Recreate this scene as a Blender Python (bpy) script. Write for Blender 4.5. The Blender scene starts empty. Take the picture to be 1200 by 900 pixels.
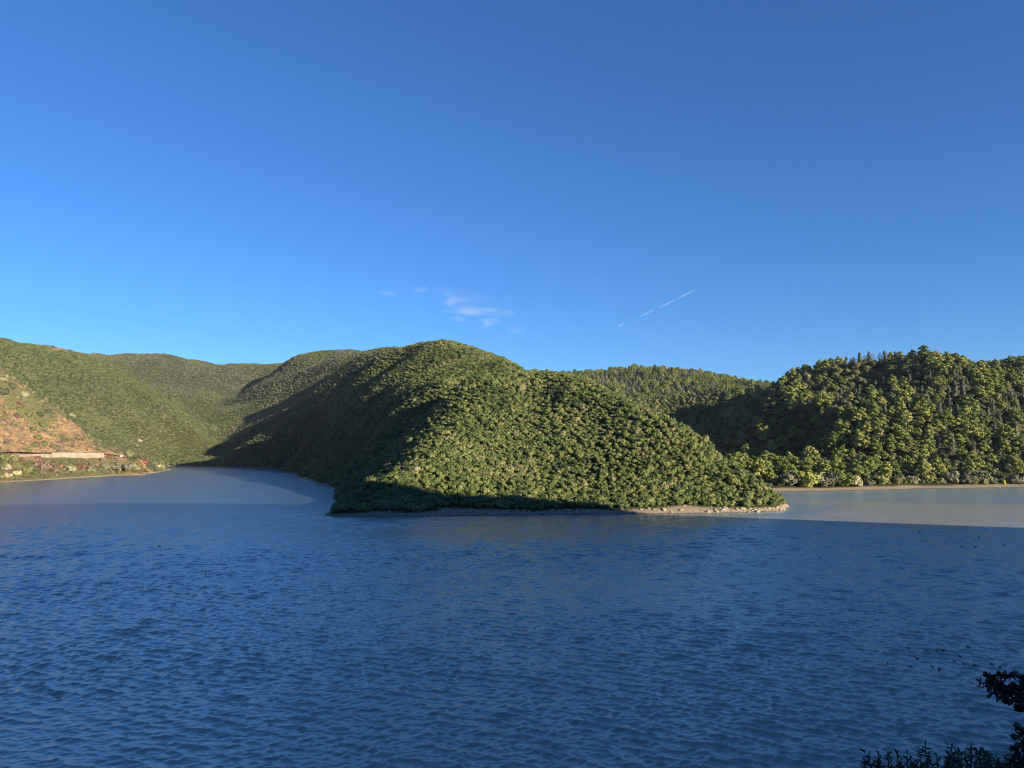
import bpy, bmesh, math, random
import numpy as np
from mathutils import Vector, Matrix, noise as mnoise

SC = bpy.context.scene
COL = SC.collection
rng = np.random.default_rng(7)
random.seed(7)
R = math.radians

# ------------------------------------------------------------------ camera
EYE = np.array([0.0, 0.0, 25.0])
F = 889.0                     # focal length in survey units (1200 wide)
PITCH = R(4.8)
SUN_EL, SUN_AZ = R(15.0), R(130.0)      # azimuth clockwise from +Y
SH_DIR = np.array([math.sin(SUN_AZ), math.cos(SUN_AZ)])          # horizontal, towards the sun
TAN = math.tan(SUN_EL)

def ray(px, py):
    c, s = math.cos(PITCH), math.sin(PITCH)
    x = px - 600.0; u = 450.0 - py
    return np.array([x, F*c - u*s, F*s + u*c])

def sight(px, py, D):          # bearing + elevation reading at distance D -> ground point
    d = ray(px, py); return EYE + d*(D/d[1])

def shore(px, py, z=0.0):      # reading of the waterline
    d = ray(px, py); return EYE + d*((z-25.0)/d[2])

def to_px(P):
    P = np.atleast_2d(P) - EYE
    c, s = math.cos(PITCH), math.sin(PITCH)
    fw = P[:, 1]*c + P[:, 2]*s; up = -P[:, 1]*s + P[:, 2]*c
    fw = np.where(fw > 0.1, fw, 0.1)
    return 600 + F*P[:, 0]/fw, 450 - F*up/fw, fw

# ------------------------------------------------------------------ noise
def vnoise(x, y, seed=0):
    x = np.asarray(x, float); y = np.asarray(y, float)
    r = np.random.default_rng(seed); T = r.random((256, 256))
    xi = np.floor(x).astype(int); yi = np.floor(y).astype(int)
    fx = x-xi; fy = y-yi
    fx = fx*fx*(3-2*fx); fy = fy*fy*(3-2*fy)
    a = T[xi & 255, yi & 255]; b = T[(xi+1) & 255, yi & 255]
    c = T[xi & 255, (yi+1) & 255]; d = T[(xi+1) & 255, (yi+1) & 255]
    return ((a*(1-fx)+b*fx)*(1-fy)+(c*(1-fx)+d*fx)*fy)*2-1

def fbm(x, y, scale, octs=4, seed=0):
    v = 0; amp = 1; tot = 0
    for k in range(octs):
        v = v + amp*vnoise(x/scale+17.3*k, y/scale-9.1*k, seed+k); tot += amp
        amp *= 0.5; scale *= 0.5
    return v/tot

# ------------------------------------------------------------------ terrain survey
CP = []
def cp(p, z=None, drop=0.0):
    p = np.array(p, float)
    if z is not None: p[2] = z
    p[2] -= drop
    CP.append(p)
def crest(pts, drop):
    for a in pts: cp(sight(*a), drop=drop)
def crestline(pts, drop, n=3):           # densified reading
    for (a, b) in zip(pts[:-1], pts[1:]):
        for k in range(n):
            t = k/n
            cp(sight(a[0]+(b[0]-a[0])*t, a[1]+(b[1]-a[1])*t, a[2]+(b[2]-a[2])*t), drop=drop)
    cp(sight(*pts[-1]), drop=drop)
def shoreline(pts, n=4, z=0.0):
    W = [shore(*p) for p in pts]
    for a, b in zip(W[:-1], W[1:]):
        for k in range(n): cp(a+(b-a)*k/n, z)
    cp(W[-1], z)

# peninsula shoreline
shoreline([(382, 604.5), (430, 605), (520, 605), (620, 604), (720, 602.5), (800, 602), (870, 601), (908, 599)], 5)
shoreline([(382, 604.5), (392, 597), (407, 594), (392, 582), (404, 573), (372, 566), (360, 560.5), (365, 552)], 3)
cp((111, 318, 0)); cp((113, 340, 0)); cp((110, 370, 0)); cp((114, 400, 0)); cp((120, 425, 0))
cp((98, 318, 6)); cp((93, 345, 11)); cp((88, 375, 13)); cp((92, 405, 9)); cp((102, 428, 4))
# peninsula crest and its right outline
crestline([(627, 437, 500), (640, 438, 455), (670, 444, 430), (700, 453, 412), (740, 469, 392), (780, 488, 374), (820, 511, 355), (860, 541, 338), (890, 563, 322), (908, 582, 314)], 2.8, 3)
# nose ridge between lit front and shaded flank
crest([(605, 437.5, 468), (575, 440.5, 452), (552, 447, 438), (560, 470, 412), (540, 492, 385), (515, 515, 360), (497, 540, 335), (450, 553, 317), (425, 566, 308), (405, 585, 303)], 2.8)
# front face
crest([(620, 480, 410), (610, 520, 365), (600, 560, 327), (700, 500, 372), (700, 550, 333), (780, 540, 335), (800, 575, 315), (690, 580, 312), (540, 570, 318), (640, 460, 430), (520, 590, 306), (850, 575, 318)], 2.8)
# back flank and the valley behind
for p in [(40, 500, 52), (75, 480, 38), (90, 500, 22), (110, 470, 10), (70, 540, 30), (105, 540, 10), (60, 450, 47), (85, 430, 28), (150, 520, 6), (20, 560, 58), (70, 600, 38)]: cp(p)
for p in [(-8, 525, 62), (-28, 505, 55), (-50, 490, 42), (12, 520, 68)]: cp(p)
# saddle up to the main peak
crestline([(622, 432, 540), (600, 424, 590), (580, 416, 630), (560, 408, 655), (540, 402, 672), (520, 398.5, 688), (500, 399.5, 703), (485, 402, 715), (470, 406, 727)], 2.8, 2)
# steep shaded left flank below the break of slope, lit bench above it
crest([(545, 442, 446), (520, 443, 505), (480, 446, 575), (437, 457, 650), (415, 467, 680), (400, 476, 700), (385, 487, 725)], 2)
crest([(460, 430, 700), (475, 420, 697), (437, 445, 690), (415, 452, 712), (400, 462, 740), (505, 420, 645), (530, 425, 615), (490, 432, 640), (520, 434, 575)], 3)
crest([(478, 473, 508), (445, 502, 498), (435, 485, 555), (500, 484, 436), (455, 527, 420)], 3)
crest([(455, 413, 738), (430, 430, 745), (395, 453, 765), (378, 468, 785)], 1)
for p in [(-140, 835, 78), (-190, 860, 52), (-95, 800, 98), (-55, 775, 102), (-215, 840, 28)]: cp(p)
# second spur, its shore and the ridges behind it
crestline([(452, 417, 940), (420, 437, 890), (385, 460, 905), (350, 485, 950), (300, 513, 985), (255, 540, 1003)], 0, 2)
crestline([(448, 425, 890), (420, 436, 945), (385, 460, 985), (350, 482, 1030), (310, 505, 1050)], 20, 2)
crestline([(455, 411, 1040), (430, 414, 1070), (395, 438, 1090), (350, 474, 1110), (316, 494, 1120), (290, 506, 1120), (250, 526, 1105), (215, 541, 1085)], 0, 2)
crestline([(395, 430, 1150), (350, 455, 1170), (310, 478, 1180), (280, 495, 1170), (255, 510, 1150)], 20, 2)
crest([(455, 412.5, 1120), (430, 414, 1180), (400, 418.5, 1290), (345, 421, 1420), (375, 435, 1270), (330, 440, 1380)], 3)
shoreline([(365, 552), (340, 549.5), (300, 548.5), (260, 547.5), (230, 547), (200, 546.3)], 3)
# far left hills
crestline([(-140, 392, 1090), (-60, 393, 1120), (0, 397.5, 1150), (25, 402, 1180), (55, 406, 1210), (78, 407.5, 1230), (100, 412, 1260)], 3, 2)
crest([(140, 432, 1240), (170, 452, 1220), (195, 468, 1190), (220, 488, 1150), (228, 505, 1110), (212, 530, 1066), (198, 543, 1045)], 1)
crest([(60, 470, 1010), (120, 500, 990), (100, 450, 1090), (160, 500, 1060), (160, 530, 1000), (180, 540, 1010), (20, 430, 1070), (60, 440, 1080), (140, 535, 930), (185, 541, 1025), (0, 470, 960), (140, 470, 1100), (190, 500, 1095)], 3)
crest([(110, 413.5, 1600), (150, 415, 1630), (200, 418.5, 1650), (250, 424.5, 1680), (300, 429, 1650), (322, 431, 1600), (345, 421, 1480)], 3)
crest([(180, 445, 1540), (230, 460, 1490), (255, 480, 1370), (243, 495, 1210), (280, 460, 1490), (310, 450, 1540)], 4)
for p in [(-660, 1350, 100), (-590, 1300, 78), (-520, 1265, 58), (-740, 1400, 130), (-470, 1200, 38)]: cp(p)
for p in [(-900, 1880, 150), (0, 1500, 150), (-350, 1860, 180), (-1000, 1300, 200), (-900, 900, 220), (-700, 700, 160), (-100, 1100, 150)]: cp(p)
# near left bluff, road bench and bank
shoreline([(-120, 574), (-40, 568), (0, 566.3), (50, 563), (100, 559.8), (140, 557), (170, 555), (190, 552.7), (195, 550.5), (196, 549)], 4)
crest([(-60, 400, 640), (-20, 422, 672), (0, 436, 685), (20, 452, 702), (40, 465, 715), (60, 477, 728), (80, 489, 742), (100, 508, 752), (115, 522, 760)], 0.5)
WALL = [(14, 535, 600), (40, 535, 630), (62, 537.2, 655), (92, 537.4, 680), (122, 536.5, 708)]
for a in WALL: cp(sight(*a))
ROAD = [(-60, 531.5, 565), (0, 531.3, 603), (30, 531.6, 634), (62, 531.6, 664), (95, 532, 692), (122, 532.6, 716), (142, 535.7, 732), (160, 538, 745), (172, 540, 770)]
for a in ROAD: cp(sight(*a))
crest([(30, 495, 680), (60, 500, 705), (90, 513, 725), (10, 490, 660), (-30, 470, 630), (60, 522, 682), (30, 520, 650)], 0)
crest([(0, 545, 585), (60, 548, 625), (110, 546, 665), (150, 545, 700), (175, 545, 760)], 0)
crest([(140, 533, 800), (190, 545, 860)], 0)
cp(sight(20, 475, 780)); cp(sight(80, 515, 800)); cp(sight(-40, 440, 740))
# right side: beach flat and wooded hill
shoreline([(895, 577), (930, 576.2), (980, 575.3), (1040, 574.2), (1075, 572.7), (1130, 572.2), (1200, 571.2), (1300, 571)], 4)
def back(px, py, dz, n):         # a strip n metres behind the waterline
    p = shore(px, py); q = p*(1+n/p[1]); cp((q[0], q[1], dz))
for px, py in [(900, 577), (950, 576), (1000, 575), (1050, 574), (1100, 572.6), (1150, 572), (1210, 571)]:
    back(px, py, 1.9, 12); back(px, py, 3.0, 30); back(px, py, -0.8, -15); back(px, py, -1.8, -45)
RH = 17
crest([(890, 538, 545), (950, 535, 540), (1010, 537, 540), (1080, 535, 540), (1150, 530, 540), (1220, 530, 545)], 9)
crest([(885, 470, 660), (930, 472, 630), (960, 468, 610), (985, 468, 600), (1070, 455, 590), (1120, 440, 600), (1180, 440, 610), (1160, 460, 588), (1010, 483, 572), (1045, 505, 555), (975, 492, 588), (1120, 480, 572), (1190, 480, 575), (1150, 505, 556)], 13)
crest([(950, 448, 652), (985, 445, 650), (1020, 441, 645), (900, 500, 625), (920, 515, 600), (945, 508, 605)], RH+4)
crest([(868, 452, 760), (885, 446, 715), (900, 439, 685), (940, 428, 668), (980, 421, 668), (1015, 416, 662), (1050, 412, 655), (1085, 406, 635), (1105, 408, 635), (1140, 420, 645), (1175, 421, 652), (1215, 414, 655), (1290, 405, 660)], 17)
for p in [(330, 800, 60), (450, 780, 80), (260, 900, 50)]: cp(p)
crest([(1290, 480, 610), (1290, 530, 560)], RH)
# dark middle hill and the far wooded hill
crest([(742, 474, 790), (770, 462, 830), (800, 457, 850), (840, 452, 850), (866, 455, 830)], 9)
crest([(770, 500, 730), (820, 520, 690), (850, 530, 645), (800, 480, 790), (840, 485, 760)], 11)
crest([(655, 440, 1250), (690, 438, 1270), (720, 434, 1280), (760, 433.5, 1280), (800, 437, 1270), (840, 443, 1240), (868, 447, 1200), (900, 450, 1150)], 9)
crest([(700, 455, 1120), (760, 470, 1050), (830, 460, 1080), (720, 480, 1000)], 9)
for p in [(100, 760, 18), (60, 700, 40), (150, 680, 10), (170, 620, 8), (250, 1500, 110), (600, 900, 90), (700, 600, 110), (500, 1100, 80), (130, 600, 14)]: cp(p)
# lake bed
for p in [(-250, 130), (-120, 110), (0, 100), (80, 120), (-300, 250), (-180, 220), (-60, 200), (40, 200), (130, 230), (-240, 340), (-150, 330), (-340, 400), (-180, 420), (-260, 500), (-300, 620), (-260, 700), (-340, 760), (-300, 850), (-390, 930), (-350, 890), (-130, 400), (-420, 470)]:
    cp((p[0], p[1], -9 if p[1] < 600 else -5))
for x in range(-85, 125, 14): cp((x, 264 + (8 if x > 40 else 0), -3.5))
for p in [(140, 330, -2.5), (145, 380, -2), (143, 415, -1.2), (180, 360, -2.5), (230, 340, -2.5), (300, 380, -1.6), (250, 300, -4)]: cp(p)
for p in [(-95, 285), (-112, 320), (-100, 345), (-125, 380), (-128, 430), (-160, 470), (-190, 560), (-240, 650), (-265, 780)]: cp((p[0], p[1], -3))
# the slope the camera stands on, and the high hill behind it that shades the near water
cp((0, 0, 23.35)); cp((-10, -2, 23.3)); cp((10, -4, 23.6)); cp((0, -9, 23.6)); cp((4, 5, 22.2)); cp((-4, 5, 22.0)); cp((0, 10, 19)); cp((10, 9, 20.4)); cp((0, 25, 10)); cp((0, 45, 0))
cp((-20, 8, 19)); cp((25, 20, 14)); cp((-60, 40, 0)); cp((50, 48, 0)); cp((90, 75, 0)); cp((130, 110, 0)); cp((170, 150, 0)); cp((210, 185, 0)); cp((0, 60, -5)); cp((60, 75, -5)); cp((100, 110, -4)); cp((-60, 60, -5))
PERP = np.array([-SH_DIR[1], SH_DIR[0]])
_uv = []
for x_, y_, z_ in [(-208, 308, 0), (-192, 342, 0), (-57, 300, 15), (28, 305, 1), (94, 261, 0), (163, 242, 0)]:   # readings of the shadow's edge
    s_ = x_*SH_DIR[0]+y_*SH_DIR[1]; _uv.append((x_*PERP[0]+y_*PERP[1], z_-TAN*s_))
_uv.sort(); _v0 = _uv[0][1]
_u = np.array([a for a, b in _uv]); _v = np.array([b for a, b in _uv])
_list = [(u, _v0+8-abs(u)*0.01) for u in (-420, -300, -200, -100, 0, 60)]+list(zip(_u, _v))+[((a+b)/2, (c+d)/2) for a, b, c, d in zip(_u[:-1], _u[1:], _v[:-1], _v[1:])]+[(_u[-1]+35, _v[-1]-34), (_u[-1]+75, _v[-1]-75)]
for u, v in _list:
    for s, dv in ((200, 0), (320, 10)):
        q = u*PERP + s*SH_DIR; cp((q[0], q[1], max(v + TAN*s - (TAN*120-20 if s > 200 else 0), 3)))
for u, v in [(-200, 60), (-60, 70), (80, 72), (160, 62), (220, 30)]:
    q = u*PERP + 100*SH_DIR; cp((q[0], q[1], v))
cp((-200, -40, 20)); cp((-300, 40, 0)); cp((-420, 150, 0)); cp((-600, 250, 40)); cp((-520, 330, 6)); cp((-520, 420, 30)); cp((-700, 450, 120))
CP = np.array(CP)
EXPO = 1.35
def kern(r2): return (r2+4.0)**(EXPO/2)
_d = ((CP[:, None, :2]-CP[None, :, :2])**2).sum(-1)
_n = len(CP)
_A = np.zeros((_n+1, _n+1)); _A[:_n, :_n] = kern(_d) + np.eye(_n)*-6.0; _A[:_n, _n] = 1; _A[_n, :_n] = 1
_w = np.linalg.solve(_A, np.append(CP[:, 2], 0))
def axis(parts):
    out = []
    for a, b, s in parts: out += list(np.arange(a, b, s))
    return np.array(out, float)
GX = axis([(-1300, -520, 16), (-520, -130, 5), (-130, 140, 2), (140, 480, 5), (480, 1001, 16)])
GY = axis([(-300, 0, 12), (0, 270, 6), (270, 480, 2), (480, 1320, 5), (1320, 1960, 14)])
XX, YY = np.meshgrid(GX, GY, indexing='ij')
def rbf(x, y):
    x = np.ravel(x); y = np.ravel(y); out = np.empty(len(x))
    for i in range(0, len(x), 20000):
        a = x[i:i+20000, None]-CP[None, :, 0]; b = y[i:i+20000, None]-CP[None, :, 1]
        out[i:i+20000] = kern(a*a+b*b) @ _w[:_n] + _w[_n]
    return out
ZZ = rbf(XX, YY).reshape(XX.shape)
inl = np.clip((ZZ-1.0)/25.0, 0, 1)
_rl = XX*0.5+YY*0.87; _rc = XX*0.87-YY*0.5
_far = np.clip((YY-900)/150, 0, 1)*np.clip((-XX-100)/150, 0, 1)*np.clip((ZZ-8)/40, 0, 1)
ZZ = ZZ + _far*9*(np.abs(fbm(_rl, _rc*0.35, 75, 3, 61))*2-0.6)
_rt = np.clip((XX-120)/80, 0, 1)*np.clip((YY-520)/60, 0, 1)*np.clip((ZZ-8)/30, 0, 1)
ZZ = ZZ + _rt*7*fbm(XX, YY, 70, 2, 63)
ZZ = ZZ + inl*(3.2*fbm(XX, YY, 55, 4, 11)) + np.clip((ZZ+2)/3, 0, 1)*0.35*fbm(XX, YY, 9, 3, 5)

_pxg = 600+F*XX/np.maximum(YY, 1)
_beach = (_pxg > 850) & (YY > 425)
ZZ = np.where((ZZ > 0) & ~_beach & (YY > 150), ZZ+1.1*(1-np.exp(-np.maximum(ZZ, 0)/0.5)), ZZ)
_rd = [sight(*a) for a in ROAD]; _rp = np.array([a+(b-a)*k/8 for a, b in zip(_rd[:-1], _rd[1:]) for k in range(8)]+[_rd[-1]])
_m = (XX < -300) & (YY > 500) & (YY < 850); _xy = np.stack([XX[_m], YY[_m]], 1)
_dd = np.hypot(_xy[:, None, 0]-_rp[None, :, 0], _xy[:, None, 1]-_rp[None, :, 1]); _k = _dd.argmin(1); _dm = _dd.min(1)
_bl = np.clip((6.5-_dm)/3.5, 0, 1); ZZ[_m] = ZZ[_m]*(1-_bl)+_rp[_k, 2]*_bl

def height(x, y):
    x = np.asarray(x, float); y = np.asarray(y, float)
    i = np.clip(np.searchsorted(GX, x)-1, 0, len(GX)-2); j = np.clip(np.searchsorted(GY, y)-1, 0, len(GY)-2)
    fx = np.clip((x-GX[i])/(GX[i+1]-GX[i]), 0, 1); fy = np.clip((y-GY[j])/(GY[j+1]-GY[j]), 0, 1)
    return (ZZ[i, j]*(1-fx)+ZZ[i+1, j]*fx)*(1-fy)+(ZZ[i, j+1]*(1-fx)+ZZ[i+1, j+1]*fx)*fy

def visible(P, lift=2.0, steps=90):         # is a point seen over the bare ground from the viewpoint
    P = np.atleast_2d(P); ok = np.ones(len(P), bool)
    for t in np.linspace(0.12, 0.985, steps):
        q = EYE + (P + np.array([0, 0, lift]) - EYE)*t
        ok &= height(q[:, 0], q[:, 1]) < q[:, 2]
    return ok

# ------------------------------------------------------------------ materials
def new_mat(name):
    m = bpy.data.materials.new(name); m.use_nodes = True
    nt = m.node_tree; nt.nodes.clear()
    return m, nt, nt.nodes, nt.links
def ramp(N, stops):
    r = N.new('ShaderNodeValToRGB'); e = r.color_ramp.elements
    while len(e) < len(stops): e.new(0.5)
    for k, (p, c) in enumerate(stops): e[k].position = p; e[k].color = (*c, 1)
    return r
def noise_tex(N, L, vec, scale, detail=4, rough=0.55):
    n = N.new('ShaderNodeTexNoise'); n.inputs['Scale'].default_value = scale; n.inputs['Detail'].default_value = detail
    n.inputs['Roughness'].default_value = rough
    if vec is not None: L.new(vec, n.inputs['Vector'])
    return n
def math_node(N, L, op, a, b=None, clamp=False):
    m = N.new('ShaderNodeMath'); m.operation = op; m.use_clamp = clamp
    for k, v in enumerate((a, b)):
        if v is None: continue
        if isinstance(v, (int, float)): m.inputs[k].default_value = v
        else: L.new(v, m.inputs[k])
    return m.outputs[0]
def mix_col(N, L, fac, a, b):
    m = N.new('ShaderNodeMix'); m.data_type = 'RGBA'
    for s, v in ((m.inputs[0], fac), (m.inputs[6], a), (m.inputs[7], b)):
        if isinstance(v, (int, float)): s.default_value = v
        elif isinstance(v, tuple): s.default_value = (*v, 1)
        else: L.new(v, s)
    return m.outputs[2]

GAIN = 1.32
def leaf_mat(name, stops, patch=0.012, patch_amt=0.6, transl=0.15, rough=0.6, gain=1.0):
    m, nt, N, L = new_mat(name)
    oi = N.new('ShaderNodeObjectInfo')
    nz = noise_tex(N, L, oi.outputs['Location'], patch, 3)
    ps = math_node(N, L, 'MULTIPLY', math_node(N, L, 'SUBTRACT', nz.outputs[0], 0.5), patch_amt*2.2)
    geo = N.new('ShaderNodeNewGeometry')
    fine = noise_tex(N, L, geo.outputs['Position'], 1.7, 2)
    fs = math_node(N, L, 'MULTIPLY', math_node(N, L, 'SUBTRACT', fine.outputs[0], 0.5), 0.55)
    f = math_node(N, L, 'ADD', math_node(N, L, 'ADD', oi.outputs['Random'], ps), fs, True)
    gain *= GAIN; stops = [(a, (c[0]*gain, c[1]*gain, c[2]*gain*1.15)) for a, c in stops]
    rp = ramp(N, stops); L.new(f, rp.inputs[0])
    p = N.new('ShaderNodeBsdfPrincipled'); p.inputs['Roughness'].default_value = rough
    p.inputs['Specular IOR Level'].default_value = 0.25
    L.new(rp.outputs[0], p.inputs['Base Color'])
    t = N.new('ShaderNodeBsdfTranslucent'); L.new(rp.outputs[0], t.inputs[0])
    mx = N.new('ShaderNodeMixShader'); mx.inputs[0].default_value = transl
    L.new(p.outputs[0], mx.inputs[1]); L.new(t.outputs[0], mx.inputs[2])
    o = N.new('ShaderNodeOutputMaterial'); L.new(mx.outputs[0], o.inputs[0])
    return m
def plain_mat(name, c0, c1, scale=3.0, rough=0.8, bump=0.0):
    m, nt, N, L = new_mat(name)
    tc = N.new('ShaderNodeTexCoord'); nz = noise_tex(N, L, tc.outputs['Object'], scale, 5)
    rp = ramp(N, [(0.3, c0), (0.7, c1)]); L.new(nz.outputs[0], rp.inputs[0])
    p = N.new('ShaderNodeBsdfPrincipled'); p.inputs['Roughness'].default_value = rough
    L.new(rp.outputs[0], p.inputs['Base Color'])
    if bump:
        b = N.new('ShaderNodeBump'); b.inputs['Strength'].default_value = bump; b.inputs['Distance'].default_value = 0.1
        L.new(nz.outputs[0], b.inputs['Height']); L.new(b.outputs[0], p.inputs['Normal'])
    o = N.new('ShaderNodeOutputMaterial'); L.new(p.outputs[0], o.inputs[0])
    return m

M = {}
M['maquis'] = leaf_mat('maquis_leaves', [(0.0, (0.034, 0.050, 0.016)), (0.35, (0.070, 0.092, 0.024)), (0.65, (0.100, 0.118, 0.030)), (0.9, (0.128, 0.135, 0.038)), (1.0, (0.145, 0.135, 0.055))], 0.035, 0.75, gain=1.22)
M['hill_scrub'] = leaf_mat('hill_scrub_leaves', [(0.0, (0.048, 0.064, 0.022)), (0.45, (0.085, 0.105, 0.030)), (0.8, (0.115, 0.125, 0.038)), (1.0, (0.145, 0.14, 0.065))], 0.008, 0.55)
M['grey_scrub'] = leaf_mat('grey_scrub_leaves', [(0.0, (0.05, 0.055, 0.03)), (0.5, (0.085, 0.092, 0.045)), (1.0, (0.14, 0.135, 0.075))], 0.01, 0.4)
M['pine'] = leaf_mat('pine_needles', [(0.0, (0.055, 0.075, 0.016)), (0.5, (0.105, 0.128, 0.026)), (0.85, (0.145, 0.155, 0.032)), (1.0, (0.17, 0.165, 0.05))], 0.02, 0.45, gain=1.42)
M['oak'] = leaf_mat('dark_broadleaf', [(0.0, (0.035, 0.046, 0.016)), (0.6, (0.075, 0.088, 0.026)), (1.0, (0.13, 0.125, 0.05))], 0.02, 0.5, gain=1.4)
M['conifer'] = leaf_mat('grey_conifer_needles', [(0.0, (0.055, 0.062, 0.036)), (1.0, (0.10, 0.105, 0.06))], 0.02, 0.3, gain=1.4)
M['willow'] = leaf_mat('silvery_leaves', [(0.0, (0.11, 0.115, 0.048)), (0.6, (0.19, 0.18, 0.08)), (1.0, (0.29, 0.265, 0.135))], 0.03, 0.2)
M['red'] = leaf_mat('russet_leaves', [(0.0, (0.10, 0.055, 0.035)), (1.0, (0.19, 0.075, 0.045))], 0.03, 0.2)
M['dry'] = leaf_mat('dry_brown_twigs', [(0.0, (0.11, 0.075, 0.05)), (1.0, (0.19, 0.13, 0.085))], 0.03, 0.2)
M['straw'] = leaf_mat('straw_coloured_leaves', [(0.0, (0.30, 0.24, 0.11)), (1.0, (0.42, 0.34, 0.17))], 0.03, 0.2)
M['yellow'] = leaf_mat('yellow_leaves', [(0.0, (0.30, 0.27, 0.03)), (1.0, (0.38, 0.34, 0.04))], 0.03, 0.1)
M['bark'] = plain_mat('bark', (0.06, 0.05, 0.038), (0.12, 0.10, 0.075), 4)
M['pale_bark'] = plain_mat('pale_bark', (0.13, 0.115, 0.095), (0.22, 0.19, 0.155), 4)
M['rock'] = plain_mat('shore_rock', (0.20, 0.165, 0.12), (0.42, 0.35, 0.25), 1.5, 0.9, 0.5)
M['concrete'] = plain_mat('weathered_concrete', (0.22, 0.185, 0.135), (0.34, 0.295, 0.22), 0.25, 0.9)
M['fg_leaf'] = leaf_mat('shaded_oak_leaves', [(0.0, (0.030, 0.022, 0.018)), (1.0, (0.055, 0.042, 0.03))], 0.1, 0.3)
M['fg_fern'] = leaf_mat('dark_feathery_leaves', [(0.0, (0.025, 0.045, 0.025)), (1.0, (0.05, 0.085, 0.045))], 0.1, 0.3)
M['fg_twig'] = plain_mat('dark_twig', (0.03, 0.025, 0.02), (0.06, 0.05, 0.04), 30)

def terrain_mat():
    m, nt, N, L = new_mat('hillside_ground')
    geo = N.new('ShaderNodeNewGeometry'); sep = N.new('ShaderNodeSeparateXYZ'); L.new(geo.outputs['Position'], sep.inputs[0])
    n1 = noise_tex(N, L, geo.outputs['Position'], 0.05, 6); n2 = noise_tex(N, L, geo.outputs['Position'], 0.5, 5, 0.65)
    n3 = noise_tex(N, L, geo.outputs['Position'], 2.2, 4, 0.7)
    soil = ramp(N, [(0.3, (0.035, 0.036, 0.015)), (0.55, (0.06, 0.06, 0.024)), (0.75, (0.11, 0.095, 0.045))]); L.new(n2.outputs[0], soil.inputs[0])
    # bare cut slopes: orange, tan and brown earth in streaks down the slope
    mp = N.new('ShaderNodeMapping'); L.new(geo.outputs['Position'], mp.inputs[0])
    mp.inputs['Rotation'].default_value = (0, R(-38), R(20)); mp.inputs['Scale'].default_value = (0.03, 0.09, 0.22)
    st = noise_tex(N, L, mp.outputs[0], 1.0, 6, 0.6)
    cut = ramp(N, [(0.38, (0.085, 0.06, 0.05)), (0.44, (0.17, 0.115, 0.08)), (0.475, (0.32, 0.235, 0.125)), (0.505, (0.12, 0.105, 0.05)), (0.54, (0.33, 0.175, 0.07)), (0.58, (0.36, 0.27, 0.15)), (0.64, (0.24, 0.105, 0.055))])
    L.new(math_node(N, L, 'ADD', math_node(N, L, 'MULTIPLY', st.outputs[0], 0.75), math_node(N, L, 'MULTIPLY', n2.outputs[0], 0.27)), cut.inputs[0])
    ag = N.new('ShaderNodeAttribute'); ag.attribute_name = 'grass'
    grs = ramp(N, [(0.3, (0.085, 0.085, 0.03)), (0.5, (0.13, 0.125, 0.05)), (0.7, (0.20, 0.165, 0.08))]); L.new(n2.outputs[0], grs.inputs[0])
    soilc = mix_col(N, L, ag.outputs['Fac'], soil.outputs[0], grs.outputs[0])
    at = N.new('ShaderNodeAttribute'); at.attribute_name = 'bare'
    bf = math_node(N, L, 'ADD', at.outputs['Fac'], math_node(N, L, 'MULTIPLY', math_node(N, L, 'SUBTRACT', n2.outputs[0], 0.5), 0.7))
    bf = math_node(N, L, 'MULTIPLY', math_node(N, L, 'SUBTRACT', bf, 0.35), 4, True)
    c = mix_col(N, L, bf, soilc, cut.outputs[0])
    # shore band: pale dry sand and stones, darker wet rim at the water
    sand = ramp(N, [(0.3, (0.12, 0.09, 0.058)), (0.48, (0.28, 0.215, 0.135)), (0.7, (0.45, 0.37, 0.255))]); L.new(n3.outputs[0], sand.inputs[0])
    wet = mix_col(N, L, math_node(N, L, 'MULTIPLY', math_node(N, L, 'SUBTRACT', sep.outputs[2], 0.05), 3.0, True), (0.10, 0.085, 0.06), sand.outputs[0])
    at2 = N.new('ShaderNodeAttribute'); at2.attribute_name = 'shore_top'
    zz = math_node(N, L, 'ADD', sep.outputs[2], math_node(N, L, 'MULTIPLY', math_node(N, L, 'SUBTRACT', n1.outputs[0], 0.5), 1.2))
    zz = math_node(N, L, 'ADD', zz, math_node(N, L, 'MULTIPLY', math_node(N, L, 'SUBTRACT', n3.outputs[0], 0.5), 1.4))
    sf = math_node(N, L, 'MULTIPLY', math_node(N, L, 'SUBTRACT', at2.outputs['Fac'], zz), 2.0, True)
    c = mix_col(N, L, sf, c, wet)
    p = N.new('ShaderNodeBsdfPrincipled'); p.inputs['Roughness'].default_value = 0.95; p.inputs['Specular IOR Level'].default_value = 0.1
    L.new(c, p.inputs['Base Color'])
    b = N.new('ShaderNodeBump'); b.inputs['Strength'].default_value = 0.8; b.inputs['Distance'].default_value = 0.5
    L.new(n3.outputs[0], b.inputs['Height']); L.new(b.outputs[0], p.inputs['Normal'])
    o = N.new('ShaderNodeOutputMaterial'); L.new(p.outputs[0], o.inputs[0])
    return m

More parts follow.
